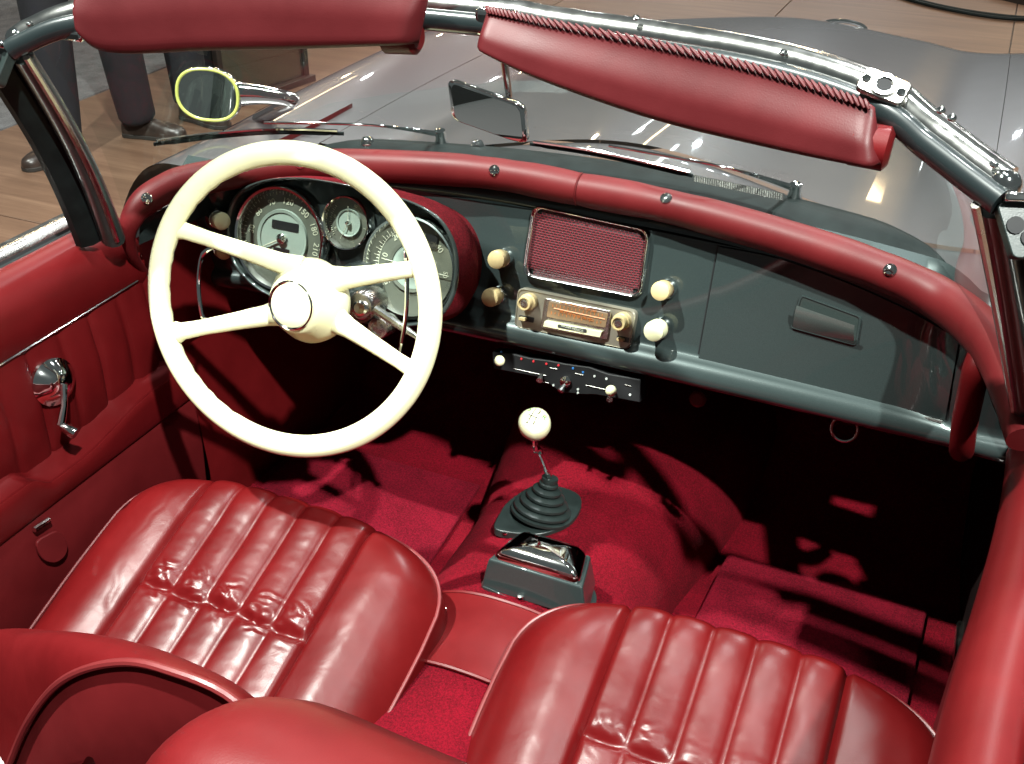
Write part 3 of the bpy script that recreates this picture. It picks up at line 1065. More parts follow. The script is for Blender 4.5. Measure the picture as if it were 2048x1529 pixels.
for q, mat in (((1052, 606), 'tan'), ((1238, 645), 'tan')):
    o = px((q[0] + 8, q[1] - 3), 0.0085)
    k = obj('radio_knob', MB().lathe(o, fr.n, [(0.0135, 0), (0.0135, 0.012), (0.0115, 0.014), (0.0115, 0.024), (0.0105, 0.026), (0.0085, 0.0262), (0.0082, 0.0245), (0.0, 0.0245)], 24), mat, radio)
    obj('knob_cap', MB().lathe(V(o) + fr.n * 0.0246, fr.n, [(0.0062, 0), (0.006, 0.001), (0.002, 0.0014), (0.0, 0.001)], 18), 'satin', radio)
for q in ((1052, 637), (1247, 678)):
    plate([(q[0] - 13, q[1] - 7), (q[0] + 17, q[1] - 1), (q[0] + 15, q[1] + 9), (q[0] - 14, q[1] + 3)], 0.0087, 0.0008, 'ink', 'slide_slot', 0.001, 0.0)
    plate([(q[0] - 11, q[1] - 4), (q[0] + 3, q[1] - 1), (q[0] + 2, q[1] + 5), (q[0] - 12, q[1] + 2)], 0.0093, 0.008, 'tan', 'slide_button', 0.002)

# ---- instrument binnacle and gauges
BO = np.array((-0.32, 1.27, 0.80))
fb = Frame(BO, (0, -1, 0.32))
bpx = [(455, 470), (458, 425), (480, 385), (530, 362), (600, 357), (680, 368), (760, 386), (830, 408), (880, 440), (908, 490), (914, 545), (902, 600), (868, 640), (800, 652), (700, 640), (600, 612), (520, 580), (470, 530)]
BP = [V(fb.px(q)) for q in bpx]
ring = curve_pts([np.array(p) for p in BP], 72, closed=True)
bc = np.mean(ring, axis=0)
back = np.array((0, 0.075, -0.026))
rows = []
for k, d in ((0.93, 1.7), (0.95, 0.95), (1.03, 0.80), (1.035, 0.5), (1.028, 0.22), (1.018, 0.08), (1.012, 0.02)):
    rows.append([bc + (p - bc) * k + back * d for p in ring])
binn = obj('instrument_binnacle', MB().loft(rows, cu=True), 'flock', car, angle=70, label='instrument pod with red flocked sides')
rows = [[bc + (p - bc) * k + back * d for p in ring] for k, d in ((1.013, 0.02), (1.012, -0.02), (1.0, -0.04), (0.985, -0.03), (0.975, 0.02), (0.955, 0.20))]
obj('hood_rim', MB().loft(rows, cu=True), 'dashdark', binn, angle=70)
obj('fascia', MB().loft([[bc + (p - bc) * k + back * 0.30 for p in ring] for k in (0.962, 0.6, 0.2, 0.01)], cu=True, cap=True), 'dashdark', binn, angle=70)
gb = np.array((0, 0.009, 0.0))
fo = Frame(BO + gb, fb.n)


def circle_from(L):
    P = [fo.px(q) for q in L]
    c = (P[0] + P[1] + P[2] + P[3]) / 4
    return c, (np.linalg.norm(P[0] - P[1]) + np.linalg.norm(P[2] - P[3])) / 4


def gauge(name, L, label, needle, numerals, inner, patches=(), ticks=None, tick_arc=None):
    c, r = circle_from(L)
    f = Frame(c, fb.n)
    g = obj(name, MB().lathe(f.o, f.n, [(r * 1.02, -0.01), (r * 1.02, 0.006), (r * 0.99, 0.010), (r * 0.945, 0.009), (r * 0.925, 0.003), (r * 0.92, -0.004)], 56, cap=False), 'chrome', car, label=label, angle=50)
    obj('dial', MB().lathe(f(0, 0, -0.006), f.n, [(r * 0.925, 0), (r * 0.93, 0.001), (r * 0.70, 0.0012), (0, 0.0012)], 48), 'dial', g)
    obj('dial_ring', MB().lathe(f(0, 0, -0.0046), f.n, [(r * inner * 1.14, 0), (r * inner * 1.12, 0.004), (r * inner, 0.003), (r * inner * 0.98, 0.0002)], 40, cap=False), 'dialmid' if inner > 0.45 else 'dial', g, label=None)
    obj('dial_centre', MB().lathe(f(0, 0, -0.0046), f.n, [(r * inner, 0), (r * inner * 0.97, 0.0014), (0, 0.0016)], 40), 'dialmid', g)
    for (a, b, w, h) in patches:
        obj('counter_window', MB().prism(f.rrect(w * r, h * r, 0.001, -0.0026, 2, a * r, b * r), f.n * 0.0007), 'black', g)
    mb = MB()
    for (t, ang, rad_, s_) in numerals:
        A = math.radians(ang)
        n_ = text_mb(t, f, rad_ * r * math.sin(A), rad_ * r * math.cos(A), s_ * r, -A, c=-0.0042)
        mb.add(n_.v, n_.f)
    if mb.v: obj('numerals', mb, 'mark', g)
    if ticks:
        mb = MB()
        a0, a1, n_, r0, r1 = ticks
        for i in range(n_ + 1):
            A = math.radians(a0 + (a1 - a0) * i / n_)
            k = r1 if i % 2 == 0 else (r0 + r1) / 2
            u = Vector((math.sin(A), math.cos(A)))
            w = 0.0006
            mb.tube([f(u.x * r0 * r, u.y * r0 * r, -0.0042), f(u.x * k * r, u.y * k * r, -0.0042)], w, 4)
        if tick_arc:
            mb.tube([f(math.sin(math.radians(a)) * r0 * r, math.cos(math.radians(a)) * r0 * r, -0.0042) for a in np.linspace(a0, a1, 30)], 0.0004, 4)
        obj('tick_marks', mb, 'mark', g)
    for (ang, l, w) in needle:
        A = math.radians(ang)
        u = np.array((math.sin(A), math.cos(A)))
        obj('needle', MB().tube([f(-u[0] * r * 0.12, -u[1] * r * 0.12, 0.0005), f(u[0] * r * l, u[1] * r * l, 0.0005)], [w, w * 0.45], 6), 'mark', g)
    obj('needle_boss', MB().lathe(f(0, 0, -0.003), f.n, [(r * 0.105, 0), (r * 0.10, 0.005), (r * 0.06, 0.0075), (0, 0.0078)], 20), 'chrome', g)
    rows = [[f(r * k * math.cos(a), r * k * math.sin(a), 0.0045 + 0.003 * (1 - k * k)) for a in [i * 2 * PI / 40 for i in range(40)]] for k in (0.93, 0.7, 0.4, 0.02)]
    obj('gauge_glass', MB().loft(rows, cu=True, cap=False), 'gauge', g, angle=80)
    return g


gauge('speedometer', [(474, 475), (649, 480), (585, 378), (545, 578)], 'large round speedometer with pale centre', [(-118, 0.74, 0.0016)],
      [('0', -112, 0.72, 0.17), ('30', -84, 0.72, 0.17), ('60', -54, 0.72, 0.17), ('90', -25, 0.72, 0.17), ('120', 5, 0.72, 0.17), ('150', 36, 0.72, 0.17), ('180', 66, 0.74, 0.17), ('210', 96, 0.75, 0.17), ('240', 124, 0.76, 0.17)],
      0.50, [(0.05, 0.26, 0.60, 0.16), (0.0, -0.27, 0.36, 0.18)], ticks=(-112, 124, 48, 0.90, 0.84))
gauge('rev_counter', [(734, 533), (918, 543), (817, 427), (821, 634)], 'large round rev counter behind the wheel rim', [(-84, 0.55, 0.0014), (92, 0.82, 0.0012)],
      [('10', -82, 0.62, 0.17), ('20', -38, 0.66, 0.17), ('30', 6, 0.68, 0.17), ('40', 50, 0.70, 0.17), ('50', 92, 0.72, 0.13), ('60', 130, 0.74, 0.17), ('5', -128, 0.64, 0.17)],
      0.44, [(0.36, 0.56, 0.26, 0.26)], ticks=(-128, -28, 22, 0.74, 0.86), tick_arc=True)
gauge('clock', [(650, 447), (744, 447), (700, 393), (690, 497)], 'small round combined gauge between the two large dials', [(-4, 0.62, 0.0009), (-158, 0.70, 0.0009)],
      [('80', 18, 0.68, 0.15), ('1', 100, 0.68, 0.15), ('60', -78, 0.66, 0.13), ('1/2', -120, 0.64, 0.13)], 0.46, ticks=(-130, -50, 14, 0.78, 0.86))

# ---- steering column, stalk, ignition lock
WC = np.array((-0.267, 1.036, 0.842))
WN = np.array((0.133, -0.942, 0.307))
WN = WN / np.linalg.norm(WN)
fw = Frame(WC, WN)
col = obj('steering_column', MB().lathe(fw(0.0, -0.004, -0.03), -V(WN), [(0.030, 0), (0.030, 0.10), (0.034, 0.105), (0.034, 0.26), (0.0, 0.27)], 24), 'dashdark', car)
jp = on_plane((722, 612), WC - WN * 0.11, WN)
fj = Frame(jp, WN)
ign = obj('ignition_lock', MB().lathe(fj.o, fj.n, [(0.022, -0.05), (0.022, 0.0), (0.018, 0.006), (0.010, 0.008), (0.0, 0.008)], 20), 'darkchrome', car)
obj('lock_barrel', MB().lathe(fj(0.004, -0.001, 0.004), fj.n, [(0.011, 0), (0.011, 0.010), (0.008, 0.012), (0.0, 0.011)], 18), 'chrome', ign)
obj('lock_trim', MB().tube([fj(0.02 * math.cos(a), 0.02 * math.sin(a) - 0.002, 0.006) for a in [3.6 + i * 0.2 for i in range(12)]], 0.0022, 6), 'piping', ign)
jp = on_plane((757, 656), WC - WN * 0.13, WN)
obj('starter_lock', MB().lathe(jp, WN, [(0.016, -0.04), (0.016, 0.0), (0.0145, 0.004), (0.010, 0.005), (0.0095, 0.002), (0.0, 0.003)], 20), 'satin', car)
a, b, c = [on_plane((752, 620), WC - WN * 0.10, WN), on_plane((838, 677), WC - WN * 0.07, WN), on_plane((866, 692), WC - WN * 0.06, WN)]
stk = obj('indicator_stalk', MB().tube([a, a * .4 + b * .6, b], [0.0065, 0.006, 0.0035], 10), 'satin', car)
obj('stalk_tip', MB().tube([b + (b - a) * 0.02, b * .5 + c * .5, c], [0.005, 0.0088, 0.0072], 12), 'ivory', stk)

# ---- steering wheel
RW = 0.1965
rim = []
NS = 120
rows = []
for i in range(NS):
    A = 2 * PI * i / NS
    ca, sa = math.cos(A), math.sin(A)
    row = []
    grip = 0.0
    if 2.1 < A < 4.3: grip = 0.0016 * (0.5 + 0.5 * math.cos(A * 46))
    for k in range(16):
        b = 2 * PI * k / 16
        ra = (0.0160 - (grip if math.sin(b) < 0.2 else 0)) * math.cos(b)
        row.append(fw((RW + ra) * ca, (RW + ra) * sa, 0.0125 * math.sin(b)))
    rows.append(row)
wheel = obj('steering_wheel', MB().loft(rows, cu=True, cv=True), 'ivory', car, angle=80, label='large thin rimmed ivory steering wheel with four spokes')
hubo = -0.006
spk_px = [((338, 452), (602, 540)), ((340, 668), (566, 625)), ((872, 532), (668, 560)), ((852, 758), (672, 640))]
for (qa, qb) in spk_px:
    A = np.array(fw.px(qa, 0.0))
    B = np.array(fw.px(qb, -0.022))
    ln = B - A
    P = [A + ln * t for t in (0.03, 0.075, 0.12, 0.3, 0.6, 0.85, 1.0)]
    obj('spoke', MB().tube(P, [0.012, 0.0155, 0.0118, 0.0108, 0.0122, 0.0145, 0.019], 14, flat=0.55, up=np.cross(ln, WN)), 'ivory', wheel)
hb = np.array(fw.px((583, 611), 0.012))
ax = -V(WN) + V(fw.u) * 0.10
obj('hub', MB().lathe(hb, ax, [(0.030, 0.0), (0.036, 0.002), (0.040, 0.008), (0.0445, 0.018), (0.052, 0.030), (0.058, 0.042), (0.058, 0.054), (0.050, 0.062), (0.034, 0.068), (0.032, 0.085)], 44), 'ivory', wheel, angle=60)
obj('horn_ring', MB().lathe(hb, -ax, [(0.0335, -0.002), (0.0335, 0.003), (0.0315, 0.0045), (0.0295, 0.003)], 44, cap=False), 'chrome', wheel)
obj('horn_button', MB().lathe(hb, -ax, [(0.0300, -0.002), (0.0295, 0.0025), (0.022, 0.0060), (0.012, 0.0078), (0.0, 0.0084)], 40), 'ivory', wheel)
for pxs in ([(436, 492), (412, 503), (401, 522), (397, 575), (404, 630), (414, 640), (440, 645)], [(818, 470), (812, 500), (814, 560), (812, 630), (800, 705), (796, 716)]):
    P = curve_pts([np.array(fw.px(q, -0.030)) for q in pxs], 30)
    obj('horn_bar', MB().tube(P, 0.0030, 8), 'chrome', wheel)

# ---- heater panel below the dash
hf = Frame(onY((1130, 755), 1.335), (0, -0.96, 0.28))
hp = lambda q, d=0.0: hf.px(q, d)
up_ = [(984, 703), (1020, 707), (1060, 717), (1100, 722), (1130, 728), (1180, 735), (1215, 748), (1250, 754), (1281, 760)]
dn_ = [(1280, 806), (1225, 796), (1190, 790), (1165, 790), (1120, 785), (1098, 768), (1075, 755), (1040, 748), (986, 738)]
heat = obj('heater_control', MB().prism([hp(q) for q in up_ + dn_], hf.n * -0.03), 'black', car, bevel=0.0015, label='black heater control strip below the radio')
def hbar(q0, q1, w, mat, name): obj(name, MB().tube([hp(q0, 0.0008), hp(q1, 0.0008)], w, 6), mat, heat)
for q0, q1 in (((1028, 738), (1092, 752)), ((1100, 736), (1115, 739)), ((1150, 747), (1166, 751)), ((1172, 771), (1212, 780)), ((1250, 770), (1262, 773)), ((1085, 763), (1098, 767))):
    hbar(q0, q1, 0.0007, 'darkchrome', 'slider_slot')
for q, m in (((1043, 718), 'redmark'), ((1067, 723), 'redmark'), ((1093, 728), 'redmark'), ((1117, 731), 'redmark'), ((1003, 704), 'bluemark'), ((1146, 737), 'bluemark'), ((1166, 745), 'bluemark'), ((1189, 753), 'whitemark'), ((1213, 758), 'whitemark'), ((1107, 771), 'whitemark'), ((1156, 779), 'whitemark'), ((1156, 786), 'whitemark'), ((1260, 790), 'whitemark')):
    obj('scale_dot', MB().lathe(hp(q), hf.n, [(0.0020, 0), (0.0018, 0.0009), (0, 0.001)], 10), m, heat)
for q in ((999, 722), (1222, 782)):
    o = V(hp(q, 0.022))
    obj('lever_knob', MB().ball(o, 0.0087, 16), 'ivory', heat)
    obj('lever_stem', MB().tube([o - hf.n * 0.006, V(hp((q[0] + 6, q[1] - 3), 0.0))], 0.0022, 8), 'satin', heat)
for q, q2 in (((1079, 762), (1083, 750)), ((1121, 783), (1132, 766)), ((1219, 800), (1221, 790))):
    P = [V(hp(q2, 0.0)), V(hp(((q[0] + q2[0]) / 2, (q[1] + q2[1]) / 2), 0.008)), V(hp(q, 0.014))]
    obj('toggle_lever', MB().tube(P, [0.0028, 0.0036, 0.0052], 10), 'satin', heat)
obj('toggle_nut', MB().lathe(hp((1132, 763)), hf.n, [(0.009, 0), (0.009, 0.004), (0.006, 0.006), (0.0, 0.006)], 16), 'chrome', heat)
# under-dash ring and red button
p = onY((1689, 858), 1.40)
obj('pull_ring', MB().tube([p + np.array((0.019 * math.cos(a), 0.004 * math.sin(a), 0.019 * math.sin(a))) for a in [i * 2 * PI / 24 for i in range(24)]], 0.0026, 8, closed=True), 'darkchrome', car)
p = onY((1397, 797), 1.38)
obj('reset_button', MB().lathe(p, (0, -1, 0.3), [(0.013, 0), (0.013, 0.006), (0.009, 0.009), (0, 0.009)], 16), 'leather', car)

# ---- grab handle
gh = [face((1964, 692), 0.0), face((1961, 714), 0.040), face((1951, 745), 0.060), face((1939, 800), 0.064), face((1929, 850), 0.062), face((1924, 893), 0.056), face((1922, 905), 0.03)]
gp = curve_pts(gh, 30)
han = obj('grab_handle', MB().tube(gp, lambda i: 0.0155 if 2 < i < 28 else 0.013, 16), 'leather', car, angle=80)
obj('handle_ferrule', MB().lathe(gh[0] + np.array((0, -0.004, 0)), gh[1] - gh[0], [(0.016, 0), (0.016, 0.006), (0.0135, 0.009)], 18), 'satin', han)

# ---- floor, tunnel, bulkhead
FZ = 0.25
XC = 0.045


def tunnel_z(dx, y):
    t = clamp((y - 1.30) / 0.5)
    hw = 0.185 + 0.10 * t
    h = 0.165 + 0.10 * t
    k = abs(dx) / hw
    if k >= 1: return FZ
    return FZ + h * (1 - k ** 2.5) ** (1 / 2.0)


tx = [math.sin(PI / 2 * (i / 20 - 1)) * 1.0 for i in range(41)]
def tun_rows(y0, y1, n, lift=0.0, kmax=1.0):
    rows = []
    for i in range(n + 1):
        y = y0 + (y1 - y0) * i / n
        hw = 0.185 + 0.10 * clamp((y - 1.30) / 0.5)
        rows.append([(XC + hw * s * kmax, y, tunnel_z(hw * s * kmax, y) + lift) for s in tx])
    return rows
obj('transmission_tunnel', MB().loft(tun_rows(0.3, 1.78, 44)), 'carpet', car, angle=80, label='crimson carpeted hump between the seats')
obj('tunnel_cover', MB().loft(tun_rows(0.90, 1.045, 8, 0.006, 0.97)), 'leather', car, angle=80, label='smooth red leather cover over the tunnel')
mb = MB()
for y in (0.90, 1.045):
    mb.tube([(XC + 0.185 * s * 0.97, y, tunnel_z(0.185 * s * 0.97, y) + 0.006) for s in tx], 0.003, 6)
obj('cover_edge', mb, 'leather', car)
for s, x0, x1 in ((-1, -0.64, XC - 0.18), (1, XC + 0.18, 0.695)):
    obj('footwell_carpet', MB().loft([[(x0 + (x1 - x0) * i / 24, y, FZ + 0.003 * noise.noise((i * 0.4, y * 6, 1.0))) for i in range(25)] for y in [0.3 + 1.15 * j / 40 for j in range(41)]] + [[(x0 + (x1 - x0) * i / 24, y, z) for i in range(25)] for y, z in ((1.60, 0.27), (1.74, 0.36), (1.80, 0.46))]), 'carpet', car, angle=70)
mx0, mx1 = 0.27, 0.56
mb = MB().prism([(0.255, 0.98, FZ + 0.004), (0.60, 0.98, FZ + 0.004), (0.615, 1.47, FZ + 0.004), (0.28, 1.47, FZ + 0.004)], (0, 0, 0.008))
obj('floor_mat', mb, 'mat', car, bevel=0.003)
mb = MB().prism([(-0.58, 0.98, FZ + 0.004), (-0.17, 0.98, FZ + 0.004), (-0.20, 1.47, FZ + 0.004), (-0.58, 1.47, FZ + 0.004)], (0, 0, 0.008))
obj('floor_mat', mb, 'mat', car, bevel=0.003)
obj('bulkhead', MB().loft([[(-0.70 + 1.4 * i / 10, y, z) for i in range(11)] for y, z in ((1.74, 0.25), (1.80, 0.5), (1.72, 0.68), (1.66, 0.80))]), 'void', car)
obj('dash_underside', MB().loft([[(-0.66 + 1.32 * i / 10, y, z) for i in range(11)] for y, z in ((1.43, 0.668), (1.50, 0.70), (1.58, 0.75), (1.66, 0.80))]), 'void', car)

# ---- gear lever
GZ = tunnel_z(0, 1.25)
GB = np.array((0.022, 1.245, GZ))
fg = Frame(GB, (0, -0.05, 1), up=(0, 1, 0))
poly = [onZ(q, GZ + 0.003) for q in ((982, 1062), (1010, 1010), (1060, 975), (1120, 975), (1162, 992), (1164, 1020), (1140, 1052), (1085, 1074), (1020, 1070))]
gear = obj('gear_lever', MB().prism(round_poly([np.array(p) - np.array((0, 0, 0.010)) for p in poly], 0.02, 4), (0, 0, 0.014)), 'gaiter', car, bevel=0.0015, label='floor gear lever with ribbed rubber boot')
bs_ = np.array(onZ((1082, 1028), GZ + 0.004))
tp_ = np.array(onZ((1100, 957), GZ + 0.066))
axg = V(tp_ - bs_)
L_ = axg.length
prof = [(0.050, 0), (0.050, 0.004)]
for i in range(5):
    r0 = 0.047 - 0.0078 * i
    h = 0.006 + L_ * 0.165 * i
    prof += [(r0 - 0.005, h), (r0, h + 0.003), (r0, h + 0.007), (r0 - 0.004, h + 0.0095)]
prof += [(0.0125, L_ * 0.86), (0.0135, L_ * 0.9), (0.0135, L_ * 1.02), (0.0, L_ * 1.03)]
obj('gaiter', MB().lathe(bs_, axg, prof, 32), 'gaiter', gear, angle=30)
kb = np.array(onY((1069, 848), 1.195))
sh = [tp_, tp_ * .45 + kb * .55 + np.array((-0.004, 0, -0.004)), kb + np.array((0.001, 0.0, -0.045)), kb + np.array((0, 0, -0.01))]
obj('shaft', MB().tube(curve_pts(sh, 16), 0.0048, 10), 'chrome', gear)
kax = V((0.02, -0.42, 0.9)).normalized()
fk = Frame(kb, kax, up=(0.12, 1, 0))
knb = obj('knob', MB().lathe(kb, kax, [(0.006, -0.032), (0.010, -0.027), (0.019, -0.018), (0.0235, -0.007), (0.0240, 0.002), (0.0225, 0.009), (0.018, 0.0145), (0.010, 0.0175), (0.0, 0.0182)], 36), 'ivory', gear, angle=80)
def on_knob(m2, lift):
    # let the lettering follow the domed top of the knob
    out = []
    for p in m2.v:
        d = V(p) - fk.o
        a, b = d.dot(fk.u), d.dot(fk.v)
        out.append(tuple(fk(a, b, float(np.interp(math.hypot(a, b), [0, 0.010, 0.018, 0.0225], [0.0182, 0.0175, 0.0145, 0.009])) + lift)))
    m2.v = out
    return m2
mb = MB()
for t, a, b in (('1', -0.004, 0.0115), ('3', 0.004, 0.0115), ('2', -0.003, -0.0085), ('4', 0.0055, -0.0085)):
    m2 = on_knob(text_mb(t, fk, a, b, 0.0105, 0), 0.0006)
    mb.add(m2.v, m2.f)
for p0, p1 in (((-0.0035, 0.0075), (-0.003, -0.0045)), ((0.0045, 0.0075), (0.0055, -0.0045)), ((-0.008, 0.0015), (0.012, 0.0015))):
    P = [fk(p0[0] + (p1[0] - p0[0]) * t / 6, p0[1] + (p1[1] - p0[1]) * t / 6) for t in range(7)]
    m2 = MB()
    m2.v = [tuple(p) for p in P]
    mb.tube(on_knob(m2, 0.0003).v, 0.0006, 4)
obj('shift_pattern', mb, 'ink', gear)
mb = MB()
for t, a, b in (('R', 0.0145, 0.0075), ('5', -0.0115, 0.0115)):
    m2 = on_knob(text_mb(t, fk, a, b, 0.0120, 0), 0.0008)
    mb.add(m2.v, m2.f)
obj('reverse_mark', mb, 'green', gear)
for q in ((1000, 1036), (1010, 1066), (1079, 1066), (1143, 1031), (1133, 985), (1060, 980)):
    p = onZ(q, GZ + 0.0045)
    obj('screw', MB().lathe(p, (0, 0, 1), [(0.0045, -0.001), (0.0042, 0.0012), (0.0015, 0.0016), (0, 0.0012)], 12), 'chrome', gear)

# ---- ashtray on the tunnel
AZ = GZ + 0.002
b4 = [np.array(onZ(q, AZ)) for q in ((962, 1196), (1000, 1120), (1190, 1150), (1182, 1200))]
cA = np.array((0.060, 1.105, AZ))
ashp = [onZ(q, AZ + 0.052) for q in ((983, 1118), (1160, 1172), (1176, 1112), (1040, 1072))]
t4 = [np.array(p) for p in ashp]
cT = sum(t4) / 4
low = [cT + (p - cT) * 1.22 + np.array((0, 0, -0.056)) for p in t4]
mid = [cT + (p - cT) * 1.10 + np.array((0, 0, -0.012)) for p in t4]
ash = obj('ashtray', MB().loft([low, mid, [cT + (p - cT) * 1.06 for p in t4], [cT + (p - cT) * 0.5 + np.array((0, 0, 0.001)) for p in t4]], cu=True, cap=True), 'dash', car, bevel=0.003, segs=3, label='grey metal ashtray box with chrome lid')
rp_ = [np.array(p) for p in round_poly(t4, 0.010, 3)]
obj('ashtray_lid', MB().loft([[cT + (p - cT) * k + np.array((0, 0, d)) for p in rp_] for k, d in ((0.97, 0.000), (0.985, 0.004), (0.95, 0.010), (0.80, 0.018), (0.5, 0.023), (0.05, 0.024))], cu=True, cap=True), 'chrome', ash, angle=60)
fl = [cT + (p - cT) * 1.30 + np.array((0, 0, -0.055)) for p in t4]
fl2 = round_poly(fl, 0.02, 4)
rows = [[V(p) for p in fl2]]
mb = MB().prism([(p.x, p.y, tunnel_z(p.x - XC, p.y) + 0.006) for p in fl2], (0, 0, -0.006))
obj('ashtray_flange', mb, 'dash', ash, bevel=0.001)
mb = MB().lathe(onZ((1041, 1194), AZ + 0.004), (0, 0, 1), [(0.0055, 0), (0.005, 0.0025), (0, 0.003)], 12)
obj('screw', mb, 'chrome', ash)

# ================================================================== seats
SX = -0.297


def seat(xc, label, seed, wr):
    Wd, yb, yf, cr = 0.281, 0.52, 0.900, 0.146
    fl_w = 0.141
    NX, NY = 190, 210
    rs = random.Random(int(seed * 10) + 3)
    folds = []
    for fi in range(5):
        c0 = -fl_w + (fi + 0.5) * 2 * fl_w / 5
        for _ in range(5):
            folds.append((fi, c0 + rs.uniform(-0.016, 0.016), 0.840 + rs.uniform(-0.016, 0.030), rs.choice((-1, 1)) * rs.uniform(0.15, 0.75), rs.uniform(0.009, 0.020), rs.uniform(0.0012, 0.0030), rs.uniform(0.0016, 0.0028)))
    for _ in range(7):
        folds.append((-1, rs.choice((-1, 1)) * rs.uniform(0.16, 0.24), rs.uniform(0.66, 0.98), rs.uniform(0.6, 2.4), rs.uniform(0.02, 0.05), rs.uniform(0.0002, 0.0006), rs.uniform(0.003, 0.006)))
    S = [-1 + 2 * i / NX for i in range(NX + 1)]
    # denser near the edges
    S = [math.copysign(1 - (1 - abs(s)) ** 1.35, s) for s in S]
    P = []

    def surf(s, t):
        x = s * Wd
        y1 = yf + cr * (1 - abs(s) ** 3.2) ** (1 / 3.2) if abs(s) < 1 else yf
        y = yb + (y1 - yb) * t
        rho = (abs(s) ** 3.2 + max(0, (y - yf) / cr) ** 3.2) ** (1 / 3.2)
        taper = 1 - 0.07 * clamp((0.86 - y) / 0.34) ** 1.5
        z0 = 0.436 + 0.33 * (y - 0.843) - 0.002
        dome = 0.040 * (1 - min(1, rho) ** 5) - 0.018 * clamp((rho - 0.8) / 0.2) ** 2
        ax_ = abs(x)
        h = dome
        inner = smooth((fl_w + 0.012 - ax_) / 0.02)
        # shallow dish between the bolsters
        h -= 0.013 * smooth((0.20 - ax_) / 0.08) * smooth((1.06 - y) / 0.12)
        if ax_ < fl_w:
            f = (x + fl_w) / (2 * fl_w / 5)
            k = f - math.floor(f)
            w = (1 - abs(2 * k - 1) ** 2.4)
            depth = 0.0085
            # the stitched cross seam
            wob = 0.003 * math.sin(math.floor(f) * 2.1 + seed) + 0.0015 * math.sin(k * PI)
            d = y - (0.838 - wob)
            pinch = math.exp(-(d / 0.006) ** 2)
            puff = math.exp(-((d - 0.020) / 0.016) ** 2) + 0.6 * math.exp(-((d + 0.022) / 0.018) ** 2)
            amp = depth * (0.55 + 0.45 * smooth(d / 0.05 + 0.3)) * (1 - 0.6 * pinch) + 0.0014 * puff * w
            h += amp * w ** 0.55 - 0.004 - 0.006 * pinch * w
            # wrinkles gather at the seam
            nz = 1 - 2.6 * abs(noise.noise((x * 60 + y * 25 + seed * 9, y * 105, 3.3 + math.floor(f) * 1.7)))
            h += wr * 0.0030 * nz * math.exp(-((d - 0.008) / 0.022) ** 2) * w
            h += wr * 0.0004 * noise.noise((x * 60, y * 90, seed * 5.0)) * w
        for (fi, fx, fy, an, ln, dp_, wd) in folds:
            if abs(x - fx) > 0.06 or abs(y - fy) > 0.06: continue
            if fi >= 0 and (ax_ >= fl_w or int((x + fl_w) / (2 * fl_w / 5)) != fi): continue
            ca, sa = math.cos(an), math.sin(an)
            al, pe = (x - fx) * ca + (y - fy) * sa, -(x - fx) * sa + (y - fy) * ca
            g = math.exp(-(al / ln) ** 2) * wr
            if g < 0.02: continue
            pe += 0.002 * math.sin(al * 160)
            h -= dp_ * g * (math.exp(-(pe / wd) ** 2) - 0.55 * math.exp(-((abs(pe) - 2.1 * wd) / (1.2 * wd)) ** 2))
        e = abs(ax_ - fl_w)
        h -= 0.007 * math.exp(-(e / 0.004) ** 2)
        h += 0.0016 * noise.noise((x * 11 + seed, y * 9, 0.5)) + 0.0006 * noise.noise((x * 30, y * 26 + seed, 1.5))
        return np.array((xc + x * taper, y, z0 + h)), rho

    grid = []
    for s in S:
        grid.append([surf(s, (1 - (1 - j / NY) ** 1.25))[0] for j in range(NY + 1)])
    seat_o = None
    iL = min(range(NX + 1), key=lambda i: abs(S[i] * Wd + fl_w))
    iR = min(range(NX + 1), key=lambda i: abs(S[i] * Wd - fl_w))
    # body of the cushion: side bands below the edge
    edge = [grid[0][j] for j in range(NY + 1)] + [grid[i][NY] for i in range(1, NX)] + [grid[NX][j] for j in range(NY, -1, -1)]
    cen = np.array((xc, 0.75, 0))
    rows = []
    for dz, k in ((0.0, 1.0), (-0.012, 1.012), (-0.05, 1.03), (-0.10, 1.02), (-0.17, 0.985)):
        rows.append([np.array((cen[0] + (p[0] - cen[0]) * k, cen[1] + (p[1] - cen[1]) * k, max(p[2] + dz, 0.27))) for p in edge])
    seat_o = obj('seat', MB().loft(rows), 'seat', car, angle=80, label=label)
    obj('bolster', MB().loft(grid[:iL + 1]), 'seat', seat_o, angle=80)
    obj('fluted_panel', MB().loft(grid[iL:iR + 1]), 'seat', seat_o, angle=80)
    obj('bolster', MB().loft(grid[iR:]), 'seat', seat_o, angle=80)
    for g in (grid[0] + [grid[i][NY] for i in range(1, iL + 1)], grid[NX] + [grid[i][NY] for i in range(NX - 1, iR - 1, -1)]):
        obj('piping', MB().tube([p + np.array((0, 0, 0.002)) for p in g[::3]], 0.0028, 8), 'piping', seat_o)
    return seat_o


s1 = seat(SX, 'red leather seat behind the steering wheel with creased flutes', 0.0, 0.85)
s2 = seat(SX + 0.672, 'red leather passenger seat with smooth fluted cushion', 4.0, 0.3)


la, lb = onZ((872, 1264), 0.40), onZ((889, 1216), 0.42)
obj('seat_lever', MB().tube([la, la * .5 + lb * .5, lb], [0.004, 0.0035, 0.005], 8), 'satin', s1)


